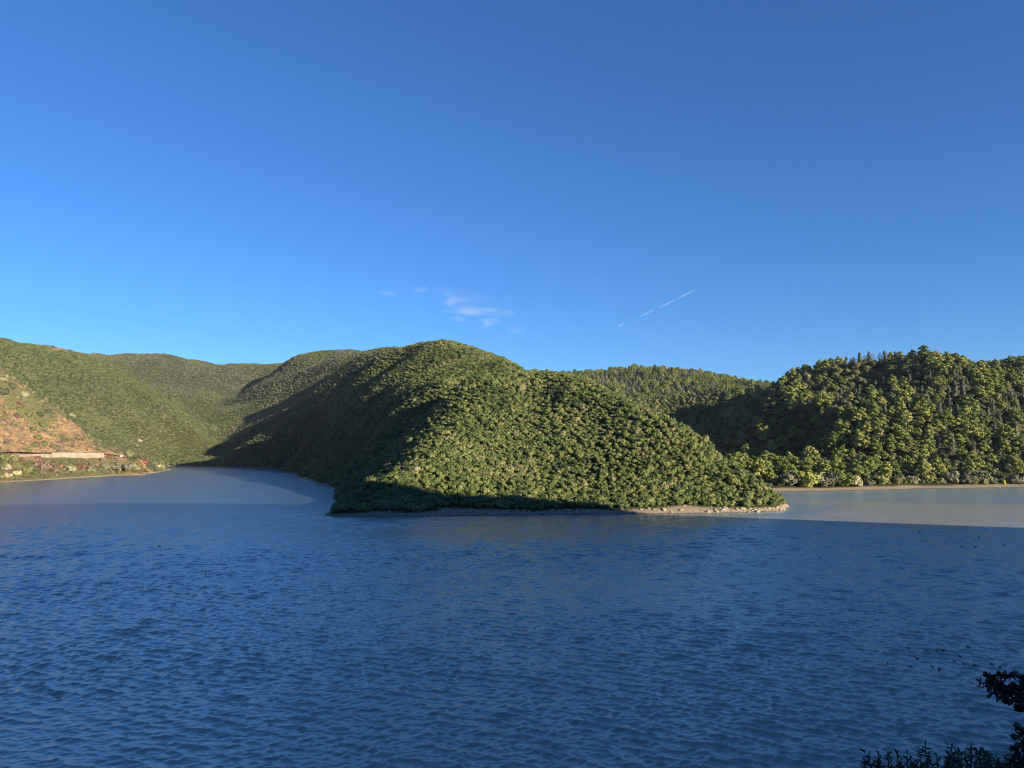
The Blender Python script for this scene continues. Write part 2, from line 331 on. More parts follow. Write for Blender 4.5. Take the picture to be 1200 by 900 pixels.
# ------------------------------------------------------------------ mesh helpers
def mesh_np(name, V, Q, mats, midx=None, smooth=False, tris=None):
    me = bpy.data.meshes.new(name); V = np.asarray(V, np.float32)
    Q = np.asarray(Q, np.int32).reshape(-1, 4)
    T = np.zeros((0, 3), np.int32) if tris is None else np.asarray(tris, np.int32).reshape(-1, 3)
    me.vertices.add(len(V)); me.vertices.foreach_set('co', V.ravel())
    nl = Q.size+T.size
    me.loops.add(nl); me.loops.foreach_set('vertex_index', np.concatenate([Q.ravel(), T.ravel()]))
    nf = len(Q)+len(T); me.polygons.add(nf)
    st = np.concatenate([np.arange(len(Q))*4, Q.size+np.arange(len(T))*3]).astype(np.int32)
    me.polygons.foreach_set('loop_start', st)
    for m in mats: me.materials.append(m)
    if midx is not None: me.polygons.foreach_set('material_index', np.asarray(midx, np.int32))
    if smooth is not False:
        me.polygons.foreach_set('use_smooth', np.full(nf, True) if smooth is True else np.asarray(smooth))
    me.update(calc_edges=True); me.validate()
    return me
def link(name, me, parent=None, loc=None):
    o = bpy.data.objects.new(name, me); COL.objects.link(o)
    if parent: o.parent = parent
    if loc is not None: o.location = loc
    return o
def tag(o, label=None, cat=None, group=None, kind=None):
    if label: o['label'] = label
    if cat: o['category'] = cat
    if group: o['group'] = group
    if kind: o['kind'] = kind
    return o

class Geo:                                   # gathers quads/tris with a material slot
    def __init__(s): s.V = []; s.Q = []; s.T = []; s.mq = []; s.mt = []; s.n = 0; s.sq = []; s.st = []
    def add(s, V, Q=None, T=None, m=0, smooth=False):
        V = np.asarray(V, float)
        if Q is not None and len(Q): Q = np.asarray(Q)+s.n; s.Q.append(Q); s.mq += [m]*len(Q); s.sq += [smooth]*len(Q)
        if T is not None and len(T): T = np.asarray(T)+s.n; s.T.append(T); s.mt += [m]*len(T); s.st += [smooth]*len(T)
        s.V.append(V); s.n += len(V)
    def mesh(s, name, mats):
        V = np.concatenate(s.V); Q = np.concatenate(s.Q) if s.Q else np.zeros((0, 4), int); T = np.concatenate(s.T) if s.T else None
        return mesh_np(name, V, Q, mats, s.mq+s.mt, s.sq+s.st, T)
    def tube(s, pts, rad, m=0, sides=6):
        pts = np.asarray(pts, float); n = len(pts); ring = []
        for k in range(n):
            t = pts[min(k+1, n-1)]-pts[max(k-1, 0)]; t = t/(np.linalg.norm(t)+1e-9)
            a = np.cross(t, [0.3, 0.1, 1.0] if abs(t[2]) < 0.95 else [1.0, 0, 0]); a /= np.linalg.norm(a); b = np.cross(t, a)
            for q in range(sides):
                w = 2*math.pi*q/sides; ring.append(pts[k]+rad[k]*(a*math.cos(w)+b*math.sin(w)))
        Q = [(k*sides+q, k*sides+(q+1) % sides, (k+1)*sides+(q+1) % sides, (k+1)*sides+q) for k in range(n-1) for q in range(sides)]
        T = [((n-1)*sides, (n-1)*sides+q, (n-1)*sides+q+1) for q in range(1, sides-1)]
        s.add(ring, Q, T, m, True)

_ico = {}
def ico(sub):
    if sub not in _ico:
        bm = bmesh.new(); bmesh.ops.create_icosphere(bm, subdivisions=sub, radius=1)
        _ico[sub] = (np.array([v.co[:] for v in bm.verts]), np.array([[v.index for v in f.verts] for f in bm.faces])); bm.free()
    return _ico[sub]

def blob_core(g, c, r, m, rg, sub=2, k=0.82):
    V, T = ico(sub)
    ph = rg.random(6)*6.28
    d = 1+0.12*np.sin(3.1*V[:, 0]+ph[0])*np.sin(3.7*V[:, 1]+ph[1])+0.10*np.sin(5.3*V[:, 2]+ph[2]+2*V[:, 0])
    g.add(np.asarray(c)+V*np.asarray(r)*k*d[:, None], None, T, m, True)

def clumps(g, c, r, n, size, m, rg, low=-0.35, flat=0.0, spread=(0.78, 1.12)):
    """leaf clumps: little bent faces scattered through the outer shell of a blob"""
    c = np.asarray(c, float); r = np.asarray(r, float)
    d = rg.normal(size=(int(n*2.2), 3)); d /= np.linalg.norm(d, axis=1)[:, None]
    d = d[d[:, 2] > low][:n]; n = len(d)
    ph = rg.random(3)*6.28
    lump = 1+0.16*np.sin(4*d[:, 0]+ph[0])*np.sin(4.5*d[:, 1]+ph[1])+0.12*np.sin(6*d[:, 2]+ph[2])
    rad = (spread[0]+(spread[1]-spread[0])*rg.random(n))*lump
    P = c+d*r*rad[:, None]
    nrm = d/r; nrm /= np.linalg.norm(nrm, axis=1)[:, None]
    nrm = nrm+rg.normal(size=(n, 3))*0.30; nrm[:, 2] += 0.15+flat; nrm /= np.linalg.norm(nrm, axis=1)[:, None]
    a = np.cross(nrm, rg.normal(size=(n, 3))); a /= np.linalg.norm(a, axis=1)[:, None]; b = np.cross(nrm, a)
    s1 = size*(0.55+0.8*rg.random(n))[:, None]; s2 = size*(0.45+0.6*rg.random(n))[:, None]
    bend = nrm*size*0.28
    V = np.stack([P-a*s1-bend, P-b*s2, P+a*s1-bend*rg.random((n, 1)), P+b*s2], 1).reshape(-1, 3)
    g.add(V, np.arange(n*4).reshape(-1, 4), None, m)

def shrub_mesh(name, mat, seed, nclump=190, size=0.17, lobes=4, tall=1.0, core_sub=2):
    rg = np.random.default_rng(seed); g = Geo()
    L = [((0, 0, 0.42*tall), (0.78, 0.78, 0.62*tall))]
    for k in range(lobes):
        a = 6.28*(k+rg.random()*0.6)/lobes; rr = 0.38+0.22*rg.random()
        L.append(((math.cos(a)*rr, math.sin(a)*rr, (0.35+0.5*rg.random())*tall), tuple((0.38+0.2*rg.random())*np.array([1, 1, 0.9*tall]))))
    for c, r in L:
        blob_core(g, c, r, 0, rg, core_sub)
        clumps(g, c, r, int(nclump*(r[0]/0.5)**1.3/(lobes+1.5)), size, 0, rg)
    return g.mesh(name, [mat])

def pine_parts(seed, H=13.0):
    rg = np.random.default_rng(seed); t = Geo(); c = Geo()
    lean = rg.normal(size=2)*0.05*H
    spine = np.array([[lean[0]*s*s, lean[1]*s*s, H*0.92*s] for s in np.linspace(0, 1, 6)]); spine[0, 2] = -1.0
    t.tube(spine, np.linspace(0.30, 0.06, 6))
    nb = 11; base = 0.30+0.15*rg.random()
    for k in range(nb):
        s = base+(1-base)*(k+0.5)/nb
        w = H*0.26*(1-0.55*((s-base)/(1-base))**1.4)*(0.7+0.5*rg.random())
        a = k*2.4+rg.random(); p0 = np.array([lean[0]*s*s, lean[1]*s*s, H*0.9*s])
        off = 0.75*w*(0.35 if k == nb-1 else 1)
        p1 = p0+np.array([math.cos(a)*off, math.sin(a)*off, H*0.05])
        t.tube([p0-[0, 0, H*0.03], (p0+p1)/2-[0, 0, .1], p1], [0.10, 0.07, 0.04], 0, 4)
        r = np.array([w*0.72, w*0.72, w*0.46])
        blob_core(c, p1, r, 0, rg, 1, 0.72)
        clumps(c, p1, r, 60, 0.52, 0, rg, -0.5, 0.2)
    return t, c
def oak_parts(seed, H=8.0, low=False):
    rg = np.random.default_rng(seed); t = Geo(); c = Geo()
    t.tube([(0, 0, -0.8), (0.1, 0, H*0.3), (0.2, 0.1, H*0.6)], [0.28, 0.2, 0.12])
    L = [((0, 0, H*0.55), (H*0.36, H*0.36, H*0.40))]
    for k in range(7):
        a = 6.28*k/7+rg.random()*0.5; rr = H*(0.18+0.14*rg.random())
        L.append(((math.cos(a)*rr, math.sin(a)*rr, H*(0.32+0.45*rg.random())), tuple(H*(0.15+0.10*rg.random())*np.array([1, 1, 0.9]))))
    if low:                                     # bushy: the crown reaches the ground
        L = [((0, 0, H*0.40), (H*0.34, H*0.34, H*0.46))]
        for k in range(8):
            a = 6.28*k/8+rg.random()*0.5; rr = H*(0.22+0.16*rg.random())
            L.append(((math.cos(a)*rr, math.sin(a)*rr, H*(0.14+0.5*rg.random())), tuple(H*(0.16+0.10*rg.random())*np.array([1, 1, 0.95]))))
    for k, (p, r) in enumerate(L):
        if k: t.tube([(0.1, 0, H*0.3), np.array(p)*0.6+np.array([0, 0, H*0.12]), p], [0.12, 0.08, 0.04], 0, 4)
        blob_core(c, p, r, 0, rg, 2 if k == 0 else 1, 0.8)
        clumps(c, p, r, 120 if k == 0 else 55, 0.45, 0, rg, -0.6)
    return t, c
def conifer_parts(seed, H=12.0):
    rg = np.random.default_rng(seed); t = Geo(); c = Geo()
    t.tube([(0, 0, -0.8), (0, 0, H*0.5), (0, 0, H*0.95)], [0.22, 0.14, 0.04])
    for k in range(9):
        s = 0.12+0.86*k/9; w = H*0.20*(1-0.85*s)+0.35
        p = np.array([rg.normal()*0.12*w, rg.normal()*0.12*w, H*s])
        r = np.array([w, w, H*0.10]); blob_core(c, p, r, 0, rg, 1, 0.75)
        clumps(c, p, r, 48, 0.42, 0, rg, -0.8)
    return t, c
def bare_parts(seed, H=11.0):
    rg = np.random.default_rng(seed); t = Geo(); c = Geo()
    t.tube([(0, 0, -0.8), (0.15, 0, H*0.5), (0.05, 0.1, H)], [0.22, 0.15, 0.04])
    for k in range(16):
        s = 0.38+0.6*k/16; a = k*2.4+rg.random(); l = H*0.22*(1.15-s)*(0.7+0.6*rg.random())+0.5
        p0 = np.array([0.1, 0.05, H*s]); p1 = p0+np.array([math.cos(a)*l, math.sin(a)*l, l*0.5])
        t.tube([p0, (p0+p1)/2-[0, 0, .1], p1], [0.09, 0.06, 0.03], 0, 4)
        clumps(c, p1, (l*0.35+.2, l*0.35+.2, 0.35), 10, 0.34, 0, rg, -0.9)
    return t, c
def whole(parts, name, mb, ml):
    g = Geo()
    for k, p in enumerate(parts):
        T = p
        for V in [np.concatenate(T.V)]:
            g.add(V, np.concatenate(T.Q) if T.Q else None, np.concatenate(T.T) if T.T else None, k, False)
    me = g.mesh(name, [mb, ml]); return me

# ------------------------------------------------------------------ scatter machinery
def proto_collection(name, meshes):
    c = bpy.data.collections.new(name)
    for k, me in enumerate(meshes):
        o = bpy.data.objects.new('%s_%02d' % (name, k), me); c.objects.link(o)
    return c
def scatter(name, P, scl, rot, idx, coll, label, cat, tilt=None):
    me = bpy.data.meshes.new(name); me.vertices.add(len(P)); me.vertices.foreach_set('co', np.asarray(P, np.float32).ravel())
    for an, ty, arr in (('scl', 'FLOAT', scl), ('rot', 'FLOAT', rot)):
        a = me.attributes.new(an, ty, 'POINT'); a.data.foreach_set('value', np.asarray(arr, np.float32))
    a = me.attributes.new('pick', 'INT', 'POINT'); a.data.foreach_set('value', np.asarray(idx, np.int32))
    o = link(name, me); tag(o, label, cat, None, 'stuff')
    ng = bpy.data.node_groups.new(name+'_scatter', 'GeometryNodeTree')
    ng.interface.new_socket('Geometry', in_out='INPUT', socket_type='NodeSocketGeometry')
    ng.interface.new_socket('Geometry', in_out='OUTPUT', socket_type='NodeSocketGeometry')
    N, L = ng.nodes, ng.links
    gi = N.new('NodeGroupInput'); go = N.new('NodeGroupOutput')
    iop = N.new('GeometryNodeInstanceOnPoints'); ci = N.new('GeometryNodeCollectionInfo')
    ci.inputs['Collection'].default_value = coll; ci.inputs['Separate Children'].default_value = True; ci.inputs['Reset Children'].default_value = True
    def attr(n, t):
        x = N.new('GeometryNodeInputNamedAttribute'); x.data_type = t; x.inputs['Name'].default_value = n; return x.outputs[0]
    cx = N.new('ShaderNodeCombineXYZ'); L.new(attr('rot', 'FLOAT'), cx.inputs[2])
    L.new(gi.outputs[0], iop.inputs['Points']); L.new(ci.outputs[0], iop.inputs['Instance'])
    iop.inputs['Pick Instance'].default_value = True
    L.new(attr('pick', 'INT'), iop.inputs['Instance Index']); L.new(cx.outputs[0], iop.inputs['Rotation']); L.new(attr('scl', 'FLOAT'), iop.inputs['Scale'])
    L.new(iop.outputs[0], go.inputs[0])
    md = o.modifiers.new('scatter', 'NODES'); md.node_group = ng
    return o
def jitter_grid(x0, x1, y0, y1, s, rg):
    gx, gy = np.meshgrid(np.arange(x0, x1, s), np.arange(y0, y1, s*0.87), indexing='ij')
    gx = gx + (np.arange(gx.shape[1]) % 2)*s*0.5
    return (gx+rg.uniform(-.38, .38, gx.shape)*s).ravel(), (gy+rg.uniform(-.38, .38, gy.shape)*s).ravel()

# ------------------------------------------------------------------ terrain mesh
def px_of(x, y): return 600+F*np.asarray(x)/np.maximum(np.asarray(y), 1)
nx, ny = XX.shape
ID = np.arange(nx*ny).reshape(nx, ny)
Qt = np.stack([ID[:-1, :-1], ID[1:, :-1], ID[1:, 1:], ID[:-1, 1:]], -1).reshape(-1, 4)
tme = mesh_np('terrain', np.stack([XX, YY, ZZ], -1).reshape(-1, 3), Qt, [terrain_mat()], smooth=True)
PXT = px_of(XX, YY)
def shore_top_at(x, y):
    p = px_of(x, y); t = np.full(np.shape(x), 1.3)
    pen = (y < 500) & (p > 370) & (x < 135)
    t = np.where(pen, 1.4+0.25*np.clip((p-600)/250, 0, 1)+0.8*np.exp(-((p-795)/40)**2)+0.5*fbm(x, y, 10, 3, 31)-0.8*np.clip((440-p)/40, 0, 1), t)
    t = np.where((p > 850) & (y > 425), 1.75+0.4*fbm(x, y, 22, 2, 32), t)
    return t
def bare_at(x, y):
    x = np.asarray(x, float); y = np.asarray(y, float)
    p = px_of(x, y); z = height(x, y)
    lb = (p < 150) & (y < 790)
    v = np.where(lb, 0.43+0.85*fbm(x, y, 22, 3, 41), 0.0)
    v = np.where(lb & (p > 55) & (p < 118) & (z > 20) & (y < 735), v+0.22, v)      # tan cut above the wall
    py = 524.6-(z-25)/np.maximum(y, 1)*F
    lim = np.interp(p, [-60, 0, 20, 45, 60, 75, 95, 118], [430, 462, 483, 500, 492, 483, 500, 526])
    v = np.where(lb, v+np.clip((py-lim)/10, -1, 1)*0.30, v)
    v = np.where((p < 185) & (y < 800) & (z < 15.5), 0.30+0.5*fbm(x, y, 16, 3, 43), v)  # bank under the road
    v = np.where((y > 1000) & (p > 58) & (p < 108) & (z > 150), np.clip((z-(25+112.5*y/889))/4, 0, 1)*0.9, v)
    return np.clip(v, 0, 1)
_b = bare_at(XX, YY); _s = shore_top_at(XX, YY)
_g = ((PXT < 150) & (YY < 800) & (XX < 0)).astype(float)
for an, arr in (('bare', _b), ('shore_top', _s), ('grass', _g)):
    a = tme.attributes.new(an, 'FLOAT', 'POINT'); a.data.foreach_set('value', arr.ravel().astype(np.float32))
tag(link('terrain', tme), kind='structure')

def hit(px, py):                          # where a sight line meets the ground
    d = ray(px, py); d = d/d[1]
    t = np.concatenate([np.arange(20, 900, 1.0), np.arange(900, 1800, 3.0)])
    P = EYE+d*t[:, None]
    k = np.argmax(np.maximum(height(P[:, 0], P[:, 1]), 0.0) >= P[:, 2])
    return P[k]
def on_ground(px, D):
    d = ray(px, 500); p = EYE+d*(D/d[1]); p[2] = float(height(p[0], p[1])); return p

# ------------------------------------------------------------------ vegetation prototypes
shrub_near = [shrub_mesh('maquis_shrub', M['maquis'], 100+k, 340, 0.125, 5, 0.9+0.08*(k % 4)) for k in range(7)]
shrub_mid = [shrub_mesh('scrub', M['maquis'], 120+k, 130, 0.19, 4, 0.95, 1) for k in range(5)]
shrub_far = [shrub_mesh('scrub_far', M['hill_scrub'], 140+k, 70, 0.27, 3, 0.95, 1) for k in range(5)]
shrub_grey = [shrub_mesh('scrub_grey', M['grey_scrub'], 160+k, 70, 0.27, 3, 1.1, 1) for k in range(2)]
C_near = proto_collection('proto_a', shrub_near); C_mid = proto_collection('proto_b', shrub_mid); C_far = proto_collection('proto_c', shrub_far+shrub_grey)

KIND = {}
def add_kind(k, makers, mb, ml):
    KIND[k] = []
    for i, p in enumerate(makers):
        KIND[k].append((p[0].mesh(k+'_trunk', [mb]), p[1].mesh(k+'_crown', [ml]), whole(p, k+'_whole', mb, ml)))
add_kind('pine', [pine_parts(200+k, 12.5+k % 3) for k in range(5)], M['bark'], M['pine'])
add_kind('oak', [oak_parts(220+k, 8) for k in range(4)], M['bark'], M['oak'])
add_kind('conifer', [conifer_parts(240+k, 12) for k in range(3)], M['bark'], M['conifer'])
add_kind('bare', [bare_parts(260+k, 11) for k in range(3)], M['pale_bark'], M['conifer'])
add_kind('willow', [oak_parts(280+k, 6, True) for k in range(3)], M['bark'], M['willow'])
add_kind('olive', [oak_parts(290+k, 6.5, True) for k in range(3)], M['bark'], M['grey_scrub'])
add_kind('green_bush', [oak_parts(295+k, 6.5, True) for k in range(2)], M['bark'], M['pine'])
wood_list = [k[2] for k in KIND['pine']]+[k[2] for k in KIND['oak']]+[k[2] for k in KIND['conifer']]+[k[2] for k in KIND['bare']]
C_wood = proto_collection('proto_d', wood_list)

def clear_of(P, pad=0):
    x, y, z = P.T
    return (z > shore_top_at(x, y)+0.25+pad) & (z > 0.9)
def pick_shown(P, scl, n, lift):
    D = P[:, 1]; px, py, fw = to_px(P)
    ok = visible(P, lift) & (px > -15) & (px < 1215)
    s = np.where(ok, scl/D, 0); order = np.argsort(-s)[:n]
    return order[s[order] > 0]

# --- peninsula maquis
rg = np.random.default_rng(21)
x, y = jitter_grid(-170, 150, 268, 520, 2.3, rg)
P = np.stack([x, y, height(x, y)], 1); p = px_of(x, y)
keep = clear_of(P) & (x < 0.26*y+45) & (p < 960) & ~((x > 128) & (y > 400)) & ~((y > 470) & (p > 690))
P = P[keep & (rg.random(len(x)) < 0.95)]; n = len(P)
scl = rg.uniform(0.95, 1.9, n)*(1+0.3*(rg.random(n) > 0.86)+0.45*(rg.random(n) > 0.955)+0.28*fbm(P[:, 0], P[:, 1], 18, 2, 9)); rot = rg.uniform(0, 6.28, n); idx = rg.integers(0, 7, n)
P[:, 2] -= 0.12*scl
top = pick_shown(P, scl, 300, 1.2)
def sunlit(Q):
    t = np.arange(6, 420, 4.0); ok = np.ones(len(Q), bool)
    for s in t: ok &= height(Q[:, 0]+SH_DIR[0]*s, Q[:, 1]+SH_DIR[1]*s) < Q[:, 2]+1.5+TAN*s
    return ok
lit = sunlit(P[top]); pp, _, _ = to_px(P[top])
for k, li, q in zip(top, lit, pp):
    o = link('maquis_shrub', shrub_near[idx[k]]); o.location = P[k]; o.rotation_euler = (0, 0, rot[k]); o.scale = (scl[k],)*3
    low = P[k][2] < 6.5
    if not li: lab, gr = ('dark shaded maquis shrub in the row just above the stony shore of the peninsula', 'shaded shrubs along the peninsula shore') if low else ('dark shaded maquis shrub higher on the nose of the peninsula', 'shaded shrubs on the peninsula nose')
    elif q > 800: lab, gr = ('sunlit olive green shrub at the right hand end of the peninsula above pale rocks', 'sunlit shrubs at the right tip of the peninsula') if low else ('sunlit olive green shrub on the slope near the right end of the peninsula', 'sunlit shrubs on the right slope of the peninsula')
    else: lab, gr = ('sunlit olive green shrub just above the sandy bank of the peninsula', 'sunlit shrubs above the peninsula bank') if low else ('sunlit olive green shrub on the front slope of the peninsula', 'sunlit shrubs on the front slope of the peninsula')
    tag(o, lab, 'shrub', gr)
rest = np.ones(n, bool); rest[top] = False
scatter('maquis', P[rest], scl[rest], rot[rest], idx[rest], C_near, 'dense olive green maquis covering the peninsula slopes', 'maquis')
# pale shrubs catching the light on the nose
for k, (a, b, m, s, lab) in enumerate([(431, 558, 'willow', 2.3, 'pale straw tinted shrub lit at the left end of the nose, foremost of three'), (447, 557, 'maquis', 2.2, 'bright green feathery shrub lit beside the pale shrub on the nose'), (486, 556, 'willow', 2.6, 'pale sandy green shrub lit at the edge of the shadow on the nose')]):
    q = hit(a, b); o = link('pale_shrub', shrub_mesh('pale_shrub', M[m], 300+k, 260, 0.13, 5, 1.15)); o.location = q-np.array([0, 0, .2]); o.scale = (s,)*3
    tag(o, lab, 'shrub')

# --- main peak and its shaded flank
x, y = jitter_grid(-330, 140, 480, 800, 2.6, rg)
P = np.stack([x, y, height(x, y)], 1); p = px_of(x, y)
slp = np.hypot(height(x+3, y)-height(x-3, y), height(x, y+3)-height(x, y-3))/6
keep = clear_of(P) & (p < 690+0*y) & ~((y < 520) & (p > 640)) & (p > 150) & (x > -0.46*y) & (rg.random(len(x)) < np.sqrt(1+slp**2)/1.3)
P = P[keep]; n = len(P)
scl = rg.uniform(1.15, 2.0, n)*(1+0.35*(rg.random(n) > 0.9)); P[:, 2] -= 0.12*scl
scatter('peak_scrub', P, scl, rg.uniform(0, 6.28, n), rg.integers(0, 5, n), C_mid, 'dense dark scrub covering the pointed hill behind the peninsula', 'scrub')

# --- far hills on the left
x, y = jitter_grid(-1250, 120, 770, 1745, 3.3, rg)
P = np.stack([x, y, height(x, y)], 1); p = px_of(x, y)
keep = clear_of(P) & (p > -120) & (p < 650) & ((y > 800) | (p < 240)) & (bare_at(x, y) < 0.45)
slp = np.hypot(height(x+4, y)-height(x-4, y), height(x, y+4)-height(x, y-4))/8
keep &= rg.random(len(x)) < np.sqrt(1+slp**2)/1.35
P = P[keep]; n = len(P)
scl = rg.uniform(1.5, 2.6, n)*(1+0.35*(rg.random(n) > 0.9)); P[:, 2] -= 0.15*scl
grey = (rg.random(n) < np.clip(0.10+0.9*fbm(P[:, 0], P[:, 1], 120, 3, 77)+0.45*(P[:, 1] > 1290), 0.02, 0.7))
idx = np.where(grey, rg.integers(5, 7, n), rg.integers(0, 5, n))
scatter('hill_scrub', P, scl, rg.uniform(0, 6.28, n), idx, C_far, 'green scrub covering the far hills on the left', 'scrub')

# --- woods on the right
x, y = jitter_grid(20, 640, 455, 1450, 5.3, rg)
P = np.stack([x, y, height(x, y)], 1); p = px_of(x, y)
keep = clear_of(P, 0.8) & (p > 640) & (p < 1420) & ~((p < 700) & (y < 800)) & ~((x < 135) & (y < 478)) & (y < 1420)
thin = np.where((y < 620) | (p > 860), 0.80, 0.95)
P = P[keep & (rg.random(len(x)) < thin)]; n = len(P); p = px_of(P[:, 0], P[:, 1]); y = P[:, 1]; z = P[:, 2]
u = rg.random(n)
hillR = (p > 850) & (y < 900)
zone_pine = 0.42+0.7*fbm(P[:, 0], P[:, 1], 70, 2, 51)+0.35*np.clip((p-1040)/80, -0.6, 0.8)*(z > 25)
zone_con = np.clip(0.55*np.exp(-(((p-1120)/45)**2+((z-62)/22)**2))+0.06, 0, 0.8)
kind = np.where(hillR, np.where(u < zone_con, 2, np.where(rg.random(n) < zone_pine, 0, 1)), np.where(y > 950, np.where(u < 0.25, 0, np.where(u < 0.8, 2, 1)), 1))
kind = np.where(hillR & (z < 16), np.where(u < 0.2, 0, 1), kind)
kind = np.where(hillR & (p > 930) & (p < 1080) & (y > 700) & (u < 0.4), np.where(u < 0.2, 3, 0), kind)
num = np.array([5, 4, 3, 3]); base = np.array([0, 5, 9, 12])
var = (rg.random(n)*num[kind]).astype(int)
scl = np.where(kind == 0, rg.uniform(0.62, 1.22, n), np.where(kind == 1, rg.uniform(0.55, 1.1, n), rg.uniform(0.65, 1.1, n)))
scl = np.where(~hillR & (y < 950), rg.uniform(0.45, 0.75, n), scl)
scl = np.where(hillR & (z < 22) & (kind == 1), scl*0.8, scl)
rot = rg.uniform(0, 6.28, n)
top = pick_shown(P, scl*np.array([12, 8, 10, 9])[kind], 290, 6)
NAMES = ['pine_tree', 'oak_tree', 'conifer_tree', 'bare_tree']
def plant_tree(nm, kd, v, loc, s, rz, lab, cat, grp=None):
    e = bpy.data.objects.new(nm, None); COL.objects.link(e); e.location = loc; e.rotation_euler = (0, 0, rz); e.scale = (s,)*3
    tag(e, lab, cat, grp)
    link('trunk', KIND[kd][v][0], e); link('crown', KIND[kd][v][1], e); return e
KD = ['pine', 'oak', 'conifer', 'bare']
pxs, pys, _ = to_px(P)
for k in top:
    kd = kind[k]
    band = 'foot' if P[k][2] < 20 else ('middle' if P[k][2] < 60 else 'upper part')
    side = 'left side' if pxs[k] < 1010 else 'right side'
    nmn = ['clump-crowned green pine', 'rounded dark green broadleaf tree', 'slim grey-green conifer', 'thin sparse grey tree'][kd]
    lab = '%s at the %s of the right hand hill, %s' % (nmn, band, side)
    plant_tree(NAMES[kd], KD[kd], var[k], P[k], scl[k], rot[k], lab, 'tree', '%ss at the %s of the right hand hill, %s' % (nmn, band, side))
rest = np.ones(n, bool); rest[top] = False
scatter('wood', P[rest], scl[rest], rot[rest], (base[kind]+var)[rest], C_wood, 'mixed wood of pines and broadleaf trees on the right hand hills', 'wood')
# underwood between the trees
x, y = jitter_grid(20, 640, 455, 1300, 4.2, rg)
P = np.stack([x, y, height(x, y)], 1); p = px_of(x, y)
keep = clear_of(P, 0.5) & (p > 640) & (p < 1420) & ~((p < 700) & (y < 800)) & ~((x < 135) & (y < 478))
P = P[keep]; n = len(P); scl = rg.uniform(1.3, 2.4, n); P[:, 2] -= 0.2
scatter('underwood', P, scl, rg.uniform(0, 6.28, n), rg.integers(0, 5, n), C_mid, 'low shrubs filling the gaps between trees on the right hill', 'undergrowth')
# landmark trees on the crest
def crest_point(px):
    D = np.arange(560, 900, 2.0); X = (px-600)/F*D; Z = height(X, D); k = np.argmax((Z-25)/D)
    k = max(k-3, 0); return np.array([X[k], D[k], Z[k]])
crest_trees = [(938, 0, 'conifer', 0, .8, 'slim conifer furthest left on the crest'), (951, 0, 'conifer', 1, .95, 'second slim conifer from the left on the crest'), (963, 0, 'conifer', 2, .8, 'third slim conifer from the left on the crest'), (979, 0, 'conifer', 0, 1.0, 'slim conifer between two twiggy trees on the crest shoulder'), (994, 0, 'conifer', 1, 1.1, 'tall slim conifer in the middle of the crest'), (1010, 0, 'conifer', 2, 1.2, 'tall slim conifer left of the tallest sparse tree'), (1021, 0, 'conifer', 0, 1.15, 'slim conifer touching the tallest sparse tree'), (1040, 0, 'conifer', 1, 1.25, 'tallest slim conifer, left of the hilltop pines'), (1052, 0, 'conifer', 2, 1.1, 'dark slim conifer among the hilltop pines'), (1143, 0, 'conifer', 0, .9, 'slim conifer on the crest right of the hilltop'), (1166, 0, 'conifer', 2, .95, 'slim conifer on the crest near the right edge'),
               (1088, 425, 'pine', 1, 1.35, 'large spreading pine at the very top of the right hand hill'), (1101, 426, 'pine', 3, 1.15, 'pine beside the large spreading pine on the hilltop'), (1070, 428, 'pine', 0, 0.95, 'pine with long bare stem just left of the hilltop pine'), (1058, 430, 'pine', 2, 0.9, 'second long stemmed pine left of the hilltop pine'), (1046, 431, 'pine', 4, 0.95, 'third long stemmed pine left of the hilltop pine'),
               (1026, 425, 'bare', 0, 1.05, 'tallest sparse tree against the sky on the crest'), (1016, 428, 'bare', 1, 0.95, 'sparse tree against the sky left of the tallest one'), (1004, 428, 'bare', 2, 0.85, 'small sparse tree on the crest left of two taller ones'), (986, 432, 'bare', 0, 0.8, 'twiggy tree standing alone on the crest shoulder'), (972, 433, 'bare', 1, 0.7, 'low twiggy tree furthest left on the crest'),
               (1182, 423, 'bare', 2, 0.8, 'thin spreading tree on the skyline near the right edge'), (1196, 421, 'oak', 1, 1.0, 'dark round tree on the skyline at the right edge'), (1034, 428, 'bare', 1, 1.05, 'leaning sparse tree right of the tallest sparse tree')]
for a, b, kd, v, s, lab in crest_trees:
    q = crest_point(a); plant_tree(NAMES[KD.index(kd)], kd, v, q, s, a*1.7, lab, 'tree')
# silvery shrubs and small trees along the beach
wl = [(908, 568, 1.0), (925, 569, .95), (938, 569, .7), (948, 570, 1.15), (962, 570, .8), (974, 570, 1.25), (988, 570, 1.0), (1003, 570, .75), (1018, 569, .6), (1034, 567, .55), (1052, 567, .6), (1071, 566, .65), (1088, 566, .5), (1103, 566, .6), (1118, 566, .8), (1131, 567, .95), (1142, 567, .7), (1152, 567, .9), (1161, 567, .8), (1187, 567, .6), (1197, 567, .7)]
for i, (a, b, s) in enumerate(wl):
    q = hit(a, b)
    kd = ['willow', 'olive', 'willow', 'olive', 'green_bush'][(i*3+i//4) % 5]; ss = s*(1.0+0.75*abs(math.sin(i*1.9)))
    NW = ['one', 'two', 'three', 'four', 'five', 'six', 'seven', 'eight', 'nine', 'ten', 'eleven', 'twelve', 'thirteen', 'fourteen', 'fifteen', 'sixteen', 'seventeen', 'eighteen', 'nineteen', 'twenty', 'twenty one'][i]
    lab = {'willow': 'silvery cream bushy tree', 'olive': 'grey-green bushy tree', 'green_bush': 'bright green bushy tree'}[kd]+' at the back of the beach, number %s from the left' % NW
    e = plant_tree('willow_tree', kd, i % 2, q-np.array([0, 0, .4]), ss*1.2, i*2.1, lab, 'tree', 'bushy trees along the right hand beach')
    e.scale = (ss*1.25*(0.85+0.3*math.sin(i*2.7)**2), ss*1.25, ss*1.15*(0.8+0.35*math.cos(i*1.3)**2))
